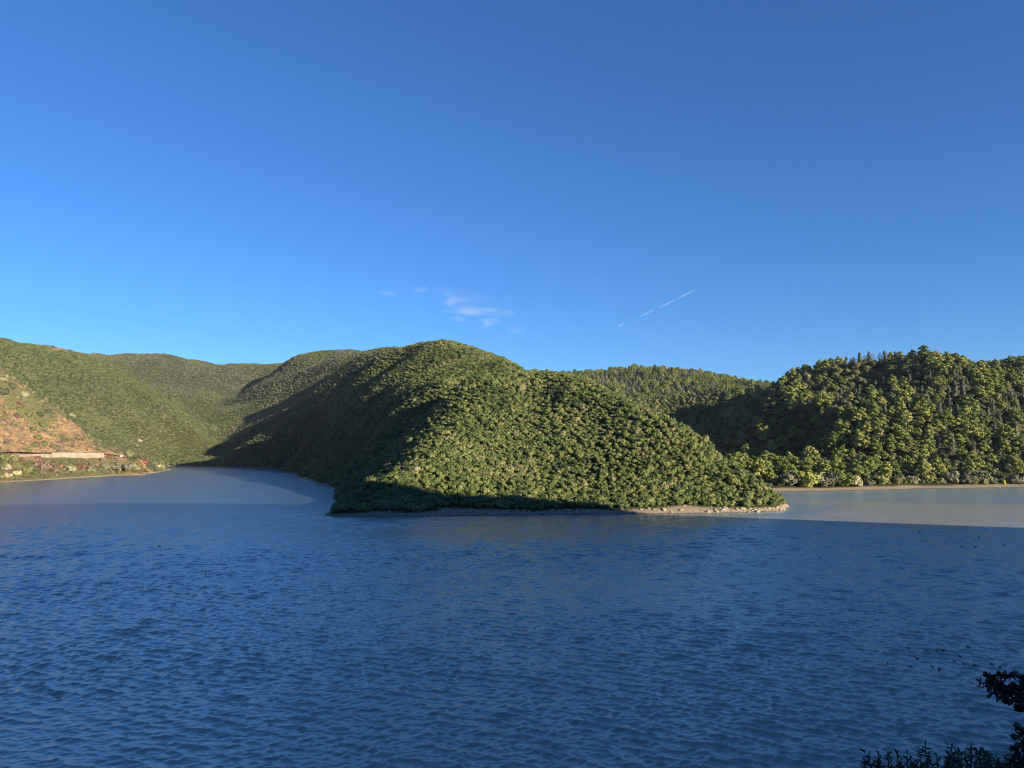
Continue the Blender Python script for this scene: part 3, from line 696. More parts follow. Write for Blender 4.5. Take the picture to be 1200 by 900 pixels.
for i, (a, b, s) in enumerate([(902, 561, 1.15), (917, 561, 1.3), (933, 561, 1.2), (958, 561, 1.15), (984, 561, 1.0)]):
    q = hit(a, b); q = q*1.0; plant_tree('oak_tree', 'pine' if i % 2 else 'pine', i, q, s*0.85, i, 'bright round-headed tree rising behind the beach willows, %s of five from the left' % ['first', 'second', 'third', 'fourth', 'fifth'][i], 'tree')
yb = shrub_mesh('yellow_bush', M['yellow'], 330, 150, 0.16, 3, 1.7); o = link('yellow_bush', yb); o.location = hit(1177, 568); o.scale = (1.5,)*3
tag(o, 'small bright yellow bush at the back of the right hand beach', 'bush')

# --- left bluff
bl_m = {k: [shrub_mesh('bluff_'+k, M[k], 400+10*i+j, 150, 0.17, 4, 1.0) for j in range(2)] for i, k in enumerate(['willow', 'red', 'dry', 'straw', 'maquis', 'hill_scrub', 'grey_scrub'])}
BL = [(3, 447, 'willow', 4.2, 'pale round bush highest on the bluff crest'), (14, 455, 'grey_scrub', 3.2, 'olive bush under the highest pale bush on the crest'), (29, 465, 'willow', 3.6, 'pale round bush on the bluff crest above the orange earth'), (50, 472, 'willow', 3.6, 'pale domed bush in the middle of the bluff crest'), (66, 478, 'grey_scrub', 4.0, 'grey-green domed bush left of the pale pole'), (85, 489, 'willow', 3.4, 'pale bush right of the pole where the bluff drops'), (56, 484, 'grey_scrub', 2.8, 'small olive bush under the domed bush near the pole'),
      (27, 471, 'grey_scrub', 2.8, 'olive bush below the crest beside the orange scar'), (3, 462, 'grey_scrub', 4.0, 'olive bush at the left edge above the orange scar'), (98, 517, 'hill_scrub', 2.2, 'green bush beside the tan cut above the wall end'), (106, 518, 'willow', 2.4, 'pale bush right of the tan cut'), (118, 529, 'willow', 2.8, 'pale green bush at the right end of the wall'),
      (22, 474, 'red', 2.0, 'small russet bush on the orange scar'), (20, 490, 'red', 2.0, 'bright red bush low on the orange scar'), (4, 498, 'dry', 3.4, 'large purple-brown dry bush at the left edge of the scar'), (12, 508, 'dry', 2.2, 'purple-brown dry bush below the large one'), (25, 520, 'dry', 2.6, 'dark dry bush above the road near the left end of the wall'), (8, 520, 'dry', 2.0, 'low dry bush near the left edge above the road'), (34, 528, 'maquis', 2.4, 'dark bush just above the low part of the wall'), (40, 524, 'hill_scrub', 2.4, 'green bush on the slope above the low wall'), (45, 515, 'hill_scrub', 3.0, 'green bush halfway up the slope above the wall'), (52, 522, 'hill_scrub', 2.6, 'green bush above the step in the wall'), (38, 505, 'hill_scrub', 2.6, 'green bush high on the slope between the earth scars'), (50, 500, 'hill_scrub', 3.0, 'green bush below the domed crest bushes'), (62, 525, 'hill_scrub', 2.2, 'green bush at the foot of the tan cut'), (33, 488, 'hill_scrub', 3.2, 'broad green bush right of the red bush'), (47, 488, 'hill_scrub', 3.2, 'broad green bush under the middle of the crest'),
      (6, 541, 'hill_scrub', 4.0, 'large green bush by the road at the left edge'), (17, 541, 'hill_scrub', 3.4, 'green bush beside the large one by the road'), (53, 551, 'dry', 5.0, 'broad grey-brown dry bush on the bank under the wall'), (43, 547, 'dry', 3.0, 'smaller dry bush left of the broad grey-brown one'), (72, 547, 'red', 1.9, 'russet bush on the bank under the wall'), (93, 546, 'red', 1.9, 'bright russet bush near the right part of the wall'), (98, 549, 'red', 2.0, 'low russet bush beside the bright russet one'), (44, 538, 'red', 1.8, 'small russet bush against the low wall'), (24, 540, 'red', 1.8, 'small reddish bush at the left end of the wall'),
      (10, 560, 'straw', 2.2, 'straw coloured bush by the water near the left edge'), (20, 557, 'straw', 2.6, 'larger straw coloured bush by the water'), (8, 551, 'willow', 3.2, 'pale bush on the bank at the left edge'), (32, 555, 'hill_scrub', 3.6, 'green bush on the bank between straw and dry bushes'), (2, 561, 'maquis', 2.2, 'dark green bush at the water by the left edge'), (41, 556, 'hill_scrub', 2.6, 'low green bush left of the broad dry bush foot'), (84, 553, 'willow', 3.6, 'pale green bush by the water under the wall'), (107, 553, 'willow', 3.2, 'pale green bush by the water right of the russet bushes'), (112, 547, 'dry', 2.6, 'brown bush under the right end of the wall'),
      (124, 550, 'grey_scrub', 3.8, 'olive bush on the bank below the road end'), (132, 550, 'grey_scrub', 4.6, 'large olive bush on the spit, first of a row of four'), (141, 551, 'willow', 4.2, 'large pale olive bush on the spit, second of a row of four'), (150, 551, 'grey_scrub', 4.4, 'large olive bush on the spit, third of a row of four'), (159, 551, 'willow', 4.2, 'pale olive bush on the spit, last of a row of four'), (152, 535, 'willow', 4.4, 'pale round bush beside the white vehicle'), (145, 538, 'dry', 2.0, 'low brown bush under the white vehicle'), (137, 540, 'dry', 2.4, 'low brown bush left of the white vehicle'), (170, 543, 'red', 2.8, 'russet bush near the end of the spit'), (176, 550, 'grey_scrub', 3.8, 'olive bush near the tip of the spit'), (184, 549, 'straw', 2.8, 'tan bush at the tip of the spit'), (190, 549, 'willow', 3.2, 'pale bush at the very tip of the spit'), (180, 546, 'dry', 3.0, 'brown bush behind the tip of the spit'), (128, 537, 'red', 2.2, 'reddish bush on the earth band right of the wall'), (120, 541, 'dry', 2.4, 'dark brown bush right of the wall foot'), (65, 553, 'dry', 2.0, 'small brown bush right of the broad dry bush')]
for i, (a, b, m, s, lab) in enumerate(BL):
    q = hit(a, b); o = link('bush', bl_m[m][i % 2]); o.location = q-np.array([0, 0, .1*s]); o.rotation_euler = (0, 0, i*1.3); o.scale = (s*1.3, s*1.3, s*1.35)
    tag(o, lab, 'bush')
x, y = jitter_grid(-520, -330, 540, 800, 2.4, rg)
P = np.stack([x, y, height(x, y)], 1); p = px_of(x, y); b = bare_at(x, y)
_wl = np.array([sight(*a) for a in WALL]); _wl = np.concatenate([_wl[:-1]+(_wl[1:]-_wl[:-1])*t for t in np.linspace(0, 1, 12)])
_wd = np.hypot(P[:, None, 0]-_wl[None, :, 0], P[:, None, 1]-_wl[None, :, 1]).min(1)
keep = clear_of(P) & (p < 200) & (p > -60) & (rg.random(len(x)) < np.clip(0.9-b*0.75, 0.22, 1)) & ~((_wd < 9) & (P[:, 2] > 8))
P = P[keep]; n = len(P); scl = rg.uniform(0.5, 1.35, n)
C_bl = proto_collection('proto_e', bl_m['hill_scrub']+bl_m['grey_scrub']+bl_m['dry']+bl_m['red']+bl_m['willow'])
idx = rg.choice(10, n, p=[.15, .15, .18, .18, .09, .09, .01, .01, .07, .07])
onb = bare_at(P[:, 0], P[:, 1]) > 0.6; idx = np.where(onb, rg.choice([2, 3, 4, 5, 4, 5, 6, 8], n), idx); scl = np.where(onb, scl*0.85, scl)
scatter('bluff_scrub', P, scl, rg.uniform(0, 6.28, n), idx, C_bl, 'low scrub and grass tufts on the earthy bluff at the left', 'scrub')

# wall, road, pole, vehicle, outcrop
g = Geo(); wtop = [533.2, 532.4, 530.6, 530.6, 531.4]
pts = []
W5 = []
for (a, b, D), t in zip(WALL, wtop):
    q = sight(a, b, D); W5.append((q, 25+(524.6-t)*D/889))
W5.insert(2, (W5[1][0]*0.08+W5[2][0]*0.92, 25+(524.6-532.1)*653/889))
Vw = []
for q, zt in W5:
    for dz, dy in ((min(height(q[0], q[1])-1.5, q[2]-2), 0), (zt, 0), (zt, 0.9), (q[2]-2, 0.9)): Vw.append((q[0], q[1]+dy-1.0, dz))
Qw = []
for k in range(len(W5)-1):
    for e in range(4): Qw.append((k*4+e, k*4+(e+1) % 4, k*4+4+(e+1) % 4, k*4+4+e))
nW = len(W5)*4-4
Qw += [(0, 3, 2, 1), (nW, nW+1, nW+2, nW+3)]
g.add(Vw, Qw); wo = link('retaining_wall', g.mesh('retaining_wall', [M['concrete']]))
tag(wo, 'long pale concrete retaining wall under the road on the left bluff', 'wall')
g = Geo()
for k in range(len(W5)-1):
    (q, zt), (q2, zt2) = W5[k], W5[k+1]
    V = []
    for c, z in ((q, zt), (q2, zt2)):
        for dy, dz in ((-1.15, 0.003), (-1.15, 0.35), (0.1, 0.35), (0.1, 0.003)): V.append((c[0], c[1]+dy, z+dz))
    g.add(V, [(0, 1, 5, 4), (1, 2, 6, 5), (2, 3, 7, 6), (3, 0, 4, 7), (0, 3, 2, 1), (4, 5, 6, 7)])
link('coping', g.mesh('coping', [M['concrete']]), wo)
rp = [sight(*a) for a in ROAD]
dense = []
for a, b in zip(rp[:-1], rp[1:]):
    for k in range(6): dense.append(a+(b-a)*k/6)
dense.append(rp[-1]); V = []; Q = []
for k, q in enumerate(dense):
    t = dense[min(k+1, len(dense)-1)]-dense[max(k-1, 0)]; nrm = np.array([-t[1], t[0]])/np.hypot(t[0], t[1])
    zc = max(q[2], max(height(q[0]+nrm[0]*w, q[1]+nrm[1]*w) for w in (-2.6, 0, 2.6)))+0.06
    for w in (-2.8, 2.8): V.append((q[0]+nrm[0]*w, q[1]+nrm[1]*w, zc))
    if k: Q.append((2*k-2, 2*k-1, 2*k+1, 2*k))
tag(link('road', mesh_np('road', V, Q, [plain_mat('worn_asphalt', (0.09, 0.085, 0.075), (0.15, 0.14, 0.12), 0.4)])), kind='structure')
q = hit(74.5, 484.5); g = Geo(); g.tube([(0, 0, -1), (0, 0, 3), (0, 0, 6.4)], [0.42, 0.36, 0.30], 0, 8)
po = link('utility_pole', g.mesh('utility_pole', [M['concrete']])); po.location = q
g = Geo(); g.tube([(-0.9, 0, 5.9), (0.9, 0, 5.9)], [0.08, 0.08], 0, 5); link('crossarm', g.mesh('crossarm', [M['pale_bark']]), po)
tag(po, 'pale upright pole standing on the crest of the left bluff', 'pole')
# small white van
wm = plain_mat('white_paint', (0.76, 0.76, 0.75), (0.82, 0.82, 0.8), 1, 0.4); dk = plain_mat('dark_glass', (0.02, 0.022, 0.025), (0.03, 0.03, 0.03), 1, 0.1); rb = plain_mat('tyre_rubber', (0.02, 0.02, 0.02), (0.03, 0.03, 0.03), 2)
q = hit(142.5, 536.2); e = bpy.data.objects.new('white_van', None); COL.objects.link(e); e.location = q+np.array([0, 0, .15]); e.rotation_euler = (0, 0, R(115))
tag(e, 'small white vehicle parked at the end of the wall above the spit', 'vehicle')
prof = [(-2.3, 0.45), (2.3, 0.45), (2.35, 1.15), (1.75, 1.35), (1.15, 2.25), (-2.2, 2.3), (-2.35, 1.2)]
bm = bmesh.new()
va = [bm.verts.new((a, -0.95, b)) for a, b in prof]; vb = [bm.verts.new((a, 0.95, b)) for a, b in prof]
bm.faces.new(va); bm.faces.new(vb[::-1])
for k in range(7): bm.faces.new((va[k], vb[k], vb[(k+1) % 7], va[(k+1) % 7]))
bmesh.ops.recalc_face_normals(bm, faces=bm.faces); bmesh.ops.bevel(bm, geom=bm.edges[:], offset=0.07, segments=2, affect='EDGES')
me = bpy.data.meshes.new('body'); bm.to_mesh(me); bm.free(); me.materials.append(wm); link('body', me, e)
for nm, V in (('windscreen', [(1.76, -0.8, 1.41), (1.76, 0.8, 1.41), (1.22, 0.8, 2.18), (1.22, -0.8, 2.18)]), ('side_window', [(0.4, -0.965, 1.4), (1.5, -0.965, 1.4), (1.08, -0.965, 2.05), (0.4, -0.965, 2.05)]), ('side_window', [(0.4, 0.965, 1.4), (0.4, 0.965, 2.05), (1.08, 0.965, 2.05), (1.5, 0.965, 1.4)]), ('rear_window', [(-2.325, -0.7, 1.4), (-2.265, -0.7, 2.0), (-2.265, 0.7, 2.0), (-2.325, 0.7, 1.4)])):
    V = np.array(V); c = V.mean(0); off = np.array([0.06, 0, 0.04]) if nm == 'windscreen' else (np.array([-0.02, 0, 0]) if nm == 'rear_window' else 0); link(nm, mesh_np(nm, V+off, [(0, 1, 2, 3)], [dk]), e)
for sx in (-1.5, 1.5):
    for sy in (-0.82, 0.82):
        g = Geo(); g.tube([(sx, sy-0.12, 0.36), (sx, sy+0.12, 0.36)], [0.36, 0.36], 0, 14); link('wheel', g.mesh('wheel', [rb]), e)

def rock_mesh(seed, sub=2):
    rg2 = np.random.default_rng(seed); V, T = ico(sub); V = V.copy()
    for _ in range(9):
        d = rg2.normal(size=3); d /= np.linalg.norm(d); c = 0.55+0.3*rg2.random(); h = V@d; V -= np.where(h > c, h-c, 0)[:, None]*d
    V *= np.array([1, 0.75+0.3*rg2.random(), 0.55+0.25*rg2.random()])
    g = Geo(); g.add(V, None, T, 0, False); return g.mesh('boulder', [M['rock']])
rocks = [rock_mesh(500+k) for k in range(6)]
for a, b, s, lab in [(153.5, 518, 2.4, 'pale boulder leftmost in the outcrop on the left hill'), (159, 520, 2.0, 'pale boulder in the middle of the outcrop on the left hill'), (161.5, 523, 2.2, 'pale boulder low in the outcrop on the left hill'), (164, 517, 5.0, 'biggest tan rock at the top of the outcrop on the left hill'), (166.5, 524.5, 2.6, 'pale boulder lowest right in the outcrop on the left hill')]:
    o = link('boulder', rocks[int(a) % 6]); q = hit(a, b); o.location = q+np.array([0, -2.5, 0.5]); o.scale = (s, s, s*1.0); tag(o, lab, 'rock')
# stones along the peninsula shore
rg = np.random.default_rng(31)
xs = np.concatenate([rg.uniform(-85, 40, 1500), rg.uniform(20, 110, 2200)]); ys = rg.uniform(268, 312, len(xs)); zs = height(xs, ys)
ok = (zs > 0.0) & (zs < shore_top_at(xs, ys)*0.95) & ((xs < 30) | (xs > 75) | (rg.random(len(xs)) < 0.25))
Pr = np.stack([xs, ys, zs], 1)[ok]; sr = 0.22+0.62*rg.random(len(Pr))**2.0
order = np.argsort(-sr); big = order[:130]
for k in big:
    o = link('shore_boulder', rocks[k % 6]); o.location = Pr[k]+np.array([0, 0, 0.1*sr[k]]); o.scale = (sr[k]*1.25,)*3; o.rotation_euler = (0, 0, rg.uniform(0, 6))
    w = 'shaded grey boulder on the stony shore at the left half of the peninsula' if Pr[k][0] < 28 else 'sunlit pale boulder on the stony shore at the right end of the peninsula'
    tag(o, w, 'boulder', 'shaded boulders on the peninsula shore' if Pr[k][0] < 28 else 'sunlit boulders on the peninsula shore')
rs = order[130:]
xs2 = rg.uniform(-85, 112, 9000); ys2 = rg.uniform(268, 316, 9000); z2 = height(xs2, ys2); ok2 = (z2 > -0.1) & (z2 < shore_top_at(xs2, ys2))
P2 = np.concatenate([Pr[rs], np.stack([xs2, ys2, z2], 1)[ok2]]); s2 = np.concatenate([sr[rs], 0.06+0.16*rg.random(ok2.sum())])
scatter('shore_stones', P2, s2, rg.uniform(0, 6, len(P2)), rg.integers(0, 6, len(P2)), proto_collection('proto_f', rocks), 'stones and gravel scattered along the waterline of the peninsula', 'stones')
# ------------------------------------------------------------------ water
def water_mat():
    m, nt, N, L = new_mat('lake_water')
    geo = N.new('ShaderNodeNewGeometry')
    at = N.new('ShaderNodeAttribute'); at.attribute_name = 'shallow'  # bay shallows by depth, plus a painted shade tone for lake and inlet
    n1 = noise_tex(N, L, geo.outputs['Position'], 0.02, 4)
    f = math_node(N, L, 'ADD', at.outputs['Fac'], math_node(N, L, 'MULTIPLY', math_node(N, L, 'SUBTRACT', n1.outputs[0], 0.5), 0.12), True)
    col = ramp(N, [(0.0, (0.045, 0.07, 0.085)), (0.22, (0.28, 0.28, 0.23)), (0.34, (0.19, 0.25, 0.26)), (0.65, (0.17, 0.25, 0.27)), (1.0, (0.26, 0.29, 0.25))]); L.new(f, col.inputs[0])  # low stops even out sun and shade in the colour; rest muddy shallows
    p = N.new('ShaderNodeBsdfPrincipled'); L.new(col.outputs[0], p.inputs['Base Color'])
    p.inputs['IOR'].default_value = 2.0; 
    fa = N.new('ShaderNodeAttribute'); fa.attribute_name = 'ripple'
    L.new(math_node(N, L, 'ADD', math_node(N, L, 'MULTIPLY', fa.outputs['Fac'], 0.22), 0.05), p.inputs['Roughness'])
    mp = N.new('ShaderNodeMapping'); mp.inputs['Rotation'].default_value = (0, 0, R(28)); mp.inputs['Scale'].default_value = (0.55, 1.5, 1)
    L.new(geo.outputs['Position'], mp.inputs[0])
    w1 = noise_tex(N, L, mp.outputs[0], 1.3, 5, 0.62)
    b = N.new('ShaderNodeBump'); b.inputs['Strength'].default_value = 1.0; b.inputs['Distance'].default_value = 0.05
    L.new(w1.outputs[0], b.inputs['Height']); L.new(b.outputs[0], p.inputs['Normal'])
    o = N.new('ShaderNodeOutputMaterial'); L.new(p.outputs[0], o.inputs[0])
    return m
rings = [34.0]
while rings[-1] < 1700: rings.append(rings[-1]*(1+max(0.0024, 0.0016+0.0000040*rings[-1])))
rings = np.array(rings); nA = 1000
ang = np.linspace(R(-46), R(46), nA)
RR, AA = np.meshgrid(rings, ang, indexing='ij'); WX = RR*np.sin(AA); WY = RR*np.cos(AA)
WZ = np.zeros_like(WX); rg = np.random.default_rng(5); lost = np.zeros_like(WX); tot = 0
step = np.gradient(rings)[:, None]
DX = np.zeros_like(WX); DY = np.zeros_like(WX)
for k in range(120):                       # wind ripples (peaked crests) plus a weaker crossing train
    cross = k % 3 == 0
    lam = (0.40*(1.5/0.40)**rg.random()) if cross else 0.42*(2.7/0.42)**rg.random()
    th = (R(112)+rg.normal()*R(14)) if cross else (R(62)+rg.normal()*R(17))
    kx, ky = math.cos(th)*2*math.pi/lam, math.sin(th)*2*math.pi/lam
    amp = (0.0052 if cross else 0.0062)*lam**0.95
    fade = np.clip((lam/(2.2*step)-0.6)/0.8, 0, 1)
    lost += (amp/lam)**2*(1-fade**2); tot += (amp/lam)**2
    ph = kx*WX+ky*WY+rg.random()*6.28
    WZ += amp*fade*np.cos(ph); q = 1.15*amp*fade*np.sin(ph); DX -= math.cos(th)*q; DY -= math.sin(th)*q
gust = 0.55+0.9*np.clip(0.5+0.9*fbm(WX, WY*1.6, 70, 4, 15), 0, 1)
gust = gust*np.clip((-height(WX, WY))/1.5, 0.15, 1)
WZ *= gust; X0, Y0 = WX.copy(), WY.copy(); WX = WX+DX*gust; WY = WY+DY*gust
shallow_shade = np.clip((height(WX, WY)+3.4)/3.4, 0, 1)**1.2*np.clip((WX-40)/60, 0.12, 1)*0.78
shallow_shade = shallow_shade+0.22*(1-np.clip((WY-120-0.45*WX)/270, 0, 1)*np.clip((90-WX)/150, 0, 1))  # paler base over the shaded lake, darker in the sunlit inlet: painted-in light
nr = len(rings); I = np.arange(nr*nA).reshape(nr, nA)
Qm = np.stack([I[:-1, :-1], I[:-1, 1:], I[1:, 1:], I[1:, :-1]], -1).reshape(-1, 4)
wme = mesh_np('water', np.stack([WX, WY, WZ], -1).reshape(-1, 3), Qm[:, ::-1], [water_mat()], smooth=True)
a = wme.attributes.new('shallow', 'FLOAT', 'POINT'); a.data.foreach_set('value', shallow_shade.ravel().astype(np.float32))
a = wme.attributes.new('ripple', 'FLOAT', 'POINT'); a.data.foreach_set('value', np.sqrt(lost/tot).ravel().astype(np.float32))
tag(link('water', wme), kind='structure')
V = [(-2300, -600, -0.45), (2300, -600, -0.45), (2300, 2500, -0.45), (-2300, 2500, -0.45)]
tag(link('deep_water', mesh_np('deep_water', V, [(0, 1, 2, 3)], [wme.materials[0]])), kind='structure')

# ------------------------------------------------------------------ ducks
def duck_mesh():
    sp = [(-0.24, 0.075, 0.012, .01), (-0.19, 0.07, 0.05, .03), (-0.08, 0.05, 0.095, .07), (0.04, 0.045, 0.10, .08), (0.12, 0.07, 0.075, .075), (0.155, 0.13, 0.045, .05), (0.165, 0.185, 0.042, .045), (0.195, 0.215, 0.045, .042), (0.235, 0.21, 0.03, .025), (0.275, 0.195, 0.014, .007)]
    g = Geo(); V = []; n = 10
    for k, (x, z, w, h) in enumerate(sp):
        a, b = sp[max(k-1, 0)], sp[min(k+1, len(sp)-1)]; t = np.array([b[0]-a[0], b[1]-a[1]]); t /= np.linalg.norm(t)
        for q in range(n):
            an = 6.2832*q/n; V.append((x-t[1]*math.sin(an)*h, math.cos(an)*w, z+t[0]*math.sin(an)*h))
    Q = [(k*n+q, k*n+(q+1) % n, (k+1)*n+(q+1) % n, (k+1)*n+q) for k in range(len(sp)-1) for q in range(n)]
    T = [(0, q+1, q) for q in range(1, n-1)]+[((len(sp)-1)*n, (len(sp)-1)*n+q, (len(sp)-1)*n+q+1) for q in range(1, n-1)]
    g.add(V, Q, T, 0, True); return g.mesh('duck', [plain_mat('dark_plumage', (0.012, 0.012, 0.013), (0.03, 0.026, 0.024), 6, 0.7)])
dm = duck_mesh()
FL = 'loose flock on the rippled water near the overhanging twig'
DK = [(1065, 760, 'dark duck at the back left of the flock near the twig'), (1085.5, 763, 'dark duck left of a close pair at the back of the flock'), (1098, 763.7, 'dark duck, left one of the close pair at the back of the flock'), (1105.5, 763, 'dark duck, right one of the close pair at the back of the flock'), (1134.5, 759, 'dark duck furthest from shore at the back right of the flock'), (1125.5, 770.7, 'dark duck in the middle right of the flock'), (1118.7, 776, 'upright dark duck left of a low swimming one in the flock'), (1130.5, 779, 'low swimming dark duck between two upright ones'), (1141.7, 780, 'larger upright dark duck in the right part of the flock'), (1162.5, 779, 'long dark duck just above the leafy twig'), (1172, 783, 'dark duck nearest the leafy twig'), (1075, 772.5, 'larger dark duck in the middle left of the flock'), (1040.5, 778, 'leftmost dark duck of the flock, apart from the rest'), (1067.5, 781.7, 'dark duck in the front left of the flock'), (1093, 782, 'dark duck at the front middle of the flock'), (1101, 784.7, 'foremost dark duck of the flock'),
      (1078, 624, 'lone distant dark duck near the pale shallow water'), (1147, 629.6, 'distant dark duck at the far right, furthest of five'), (1119, 637, 'distant dark duck, leftmost of five on the right'), (1143, 641, 'distant dark duck, third of five on the right'), (1127, 641, 'distant dark duck, second of five on the right'), (1177, 639, 'distant dark duck close to the right edge'), (960.6, 654.5, 'lone dark duck on open water below the peninsula tip'), (187, 641, 'lone distant dark duck on the left water'), (241, 673, 'upright dark bird alone on the left water')]
for k, (a, b, lab) in enumerate(DK):
    q = shore(a, b); o = link('duck', dm); o.location = (q[0], q[1], 0.03); s = (0.95 if q[1] < 110 else 1.45)*(0.88+0.05*(k*7 % 6)); o.scale = (s,)*3; o.rotation_euler = (0, 0, R([185, 152, 230, 176, 120, 205, 140, 190, 260, 165][k % 10]))
    tag(o, lab, 'duck', 'ducks swimming on the lake')

# ------------------------------------------------------------------ plants at the viewpoint
def leaf_quads(g, p, d, n, L, W, m, rg):
    d = d/np.linalg.norm(d); s = np.cross(d, n); s /= np.linalg.norm(s); n = np.cross(s, d)
    pr = [(0, .10), (.2, .55), (.38, .95), (.5, .72), (.66, 1.0), (.8, .6), (1.0, .06)]; V = []
    for t, w in pr:
        c = p+d*L*t+n*L*(-0.25*t*t); V += [c-s*W*w+n*W*0.35*w, c, c+s*W*w+n*W*0.35*w]
    Q = []
    for k in range(len(pr)-1): Q += [(3*k, 3*k+1, 3*k+4, 3*k+3), (3*k+1, 3*k+2, 3*k+5, 3*k+4)]
    g.add(V, Q, None, m, True)
rg = np.random.default_rng(77)
bx, by = 3.55, 4.35; bz = float(height(bx, by))
sap = bpy.data.objects.new('oak_sapling', None); COL.objects.link(sap); sap.location = (bx, by, bz)
tag(sap, 'dark leafy oak sapling reaching in at the lower right corner', 'sapling')
O = np.array([bx, by, bz]); tk = Geo(); lf = Geo()
trunk_pts = [np.array([0, 0, -.15]), sight(1248, 950, 4.3)-O, sight(1240, 890, 4.25)-O, sight(1232, 840, 4.2)-O, sight(1236, 790, 4.2)-O]
tk.tube(trunk_pts, [.035, .028, .022, .016, .008], 0, 7)
T0 = [(1152, 800), (1158, 793), (1170, 790), (1180, 791), (1190, 793), (1163, 803), (1172, 801), (1183, 806), (1168, 815), (1176, 819), (1186, 815), (1192, 822), (1196, 830), (1199, 808), (1197, 797), (1206, 815), (1212, 800), (1210, 830), (1178, 811), (1164, 798), (1188, 800)]
T1 = [(1192, 853), (1199, 857), (1205, 862), (1193, 872), (1198, 880), (1190, 884), (1203, 890), (1196, 893), (1210, 875)]
FK = {0: [(1232, 840), (1212, 820), (1192, 808), (1174, 802)], 1: [(1240, 890), (1218, 878), (1202, 868)]}
FKP = {k: [sight(a, b, 4.2)-O for a, b in v] for k, v in FK.items()}
for v in FKP.values(): tk.tube(v, list(np.linspace(.012, .004, len(v))), 0, 6)
for tg, roots in ((T0, FKP[0][1:]), (T1, FKP[1][1:])):
    for a, b in tg:
        e = sight(a, b, 4.15+rg.normal()*0.07)-O; root = min(roots, key=lambda r: np.linalg.norm(r-e))
        mid = root*0.45+e*0.55+rg.normal(size=3)*0.02
        tk.tube([root, mid, e], [.005, .0035, .0015], 0, 5)
        for _ in range(6):
            d = (e-mid); d = d/np.linalg.norm(d)+rg.normal(size=3)*0.75; n = np.array([0, -0.4, 0.8])+rg.normal(size=3)*0.5
            leaf_quads(lf, e-d*0.015+rg.normal(size=3)*0.015, d, n, 0.036+0.026*rg.random(), 0.013+0.008*rg.random(), 0, rg)
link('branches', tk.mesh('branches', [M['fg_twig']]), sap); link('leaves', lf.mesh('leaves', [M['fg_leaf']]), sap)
FE = [(1030, 884, 'leftmost feathery dark plant at the bottom edge'), (1052, 880, 'second feathery dark plant from the left at the bottom edge'), (1115, 874, 'tall feathery dark plant in the middle of the bottom right'), (1124, 880, 'feathery plant just right of the tall middle one'), (1145, 878, 'bushy pointed green plant at the bottom right'), (1168, 882, 'feathery plant left of the sapling leaves'), (1185, 880, 'feathery plant behind the lower sapling leaves'), (1070, 892, 'low feathery plant between the left and middle ones'), (1196, 888, 'feathery plant in the bottom right corner'), (1100, 890, 'low feathery plant left of the tall middle one'), (1157, 892, 'low feathery plant between the bushy one and the sapling')]
for k, (a, b, lab) in enumerate(FE):
    D = 4.4+0.25*math.sin(k*2.3); tip = sight(a, b, D); base = np.array([tip[0]+0.05*math.sin(k), D+0.1, 0]); base[2] = float(height(base[0], base[1]))
    e = bpy.data.objects.new('feathery_plant', None); COL.objects.link(e); e.location = base; tag(e, lab, 'plant', 'feathery plants along the bottom right edge')
    st = Geo(); fo = Geo(); H = tip[2]-base[2]
    for sidx in range(18):
        off = rg.normal(size=3)*np.array([.09, .06, 0]); top = (tip-base)+off*(1 if sidx else 0)-np.array([0, 0, abs(rg.normal())*0.09 if sidx else 0])
        pts = [np.array([off[0]*.2, off[1]*.2, -.1]), top*0.5+off*0.2, top]
        st.tube(pts, [.006, .0045, .0015], 0, 5)
        for q in range(120):
            t = 0.45+0.55*rg.random()**0.8; c = pts[1]+(pts[2]-pts[1])*(t-0.45)/0.55
            d = rg.normal(size=3); d[2] = abs(d[2])*0.8+0.15; d /= np.linalg.norm(d); Ln = (0.085*(1.15-t)+0.022)
            w = np.cross(d, rg.normal(size=3)); w /= np.linalg.norm(w); w *= 0.0040
            fo.add([c-w, c+w, c+d*Ln*.6+w*1.2, c+d*Ln*.6-w*1.2, c+d*Ln-np.array([0, 0, .006])], [(0, 1, 2, 3)], [(3, 2, 4)], 0)
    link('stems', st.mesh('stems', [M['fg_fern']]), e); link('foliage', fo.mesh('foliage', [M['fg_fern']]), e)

# ------------------------------------------------------------------ thin clouds and an old contrail
def cloud_mat(name, dens):
    dens *= 0.7
    m, nt, N, L = new_mat(name); v = N.new('ShaderNodeVolumeScatter'); v.inputs['Color'].default_value = (1, 1, 1, 1); v.inputs['Density'].default_value = dens; v.inputs['Anisotropy'].default_value = 0.0
    o = N.new('ShaderNodeOutputMaterial'); L.new(v.outputs[0], o.inputs['Volume']); return m
DC = 9000.0
def wisp(name, px, py, w, h, dens, tiltdeg, lab, cat):
    """a cirrus wisp: thin drawn-out filaments lying one behind the other"""
    k = DC/889; V, T = ico(3); g = Geo(); nf = 7
    for q in range(nf):
        ph = rg.random(4)*6.28; f = (q-(nf-1)/2)/nf
        c = sight(px+rg.normal()*w*0.14, py+f*h*1.3, DC+(q-nf/2)*420)
        ww = w*(0.65+0.6*rg.random()); hh = h*(0.12+0.14*rg.random())
        tp = (1-0.9*V[:, 0]**2)*(1+0.3*np.sin(6*V[:, 0]+ph[0]))
        W = V*np.array([ww*k/2, 170, hh*k/2])*np.stack([np.ones(len(V)), tp, tp], 1); W[:, 2] += 0.5*hh*k*np.sin(2.0*V[:, 0]+ph[3])
        t = R(tiltdeg+rg.normal()*2.5); ca, sa = math.cos(t), math.sin(t)
        W = np.stack([W[:, 0]*ca-W[:, 2]*sa, W[:, 1], W[:, 0]*sa+W[:, 2]*ca], 1)
        g.add(W+c, None, T, 0, True)
    o = link(name, g.mesh(name, [cloud_mat(name, dens*0.75)])); tag(o, lab, cat); return o
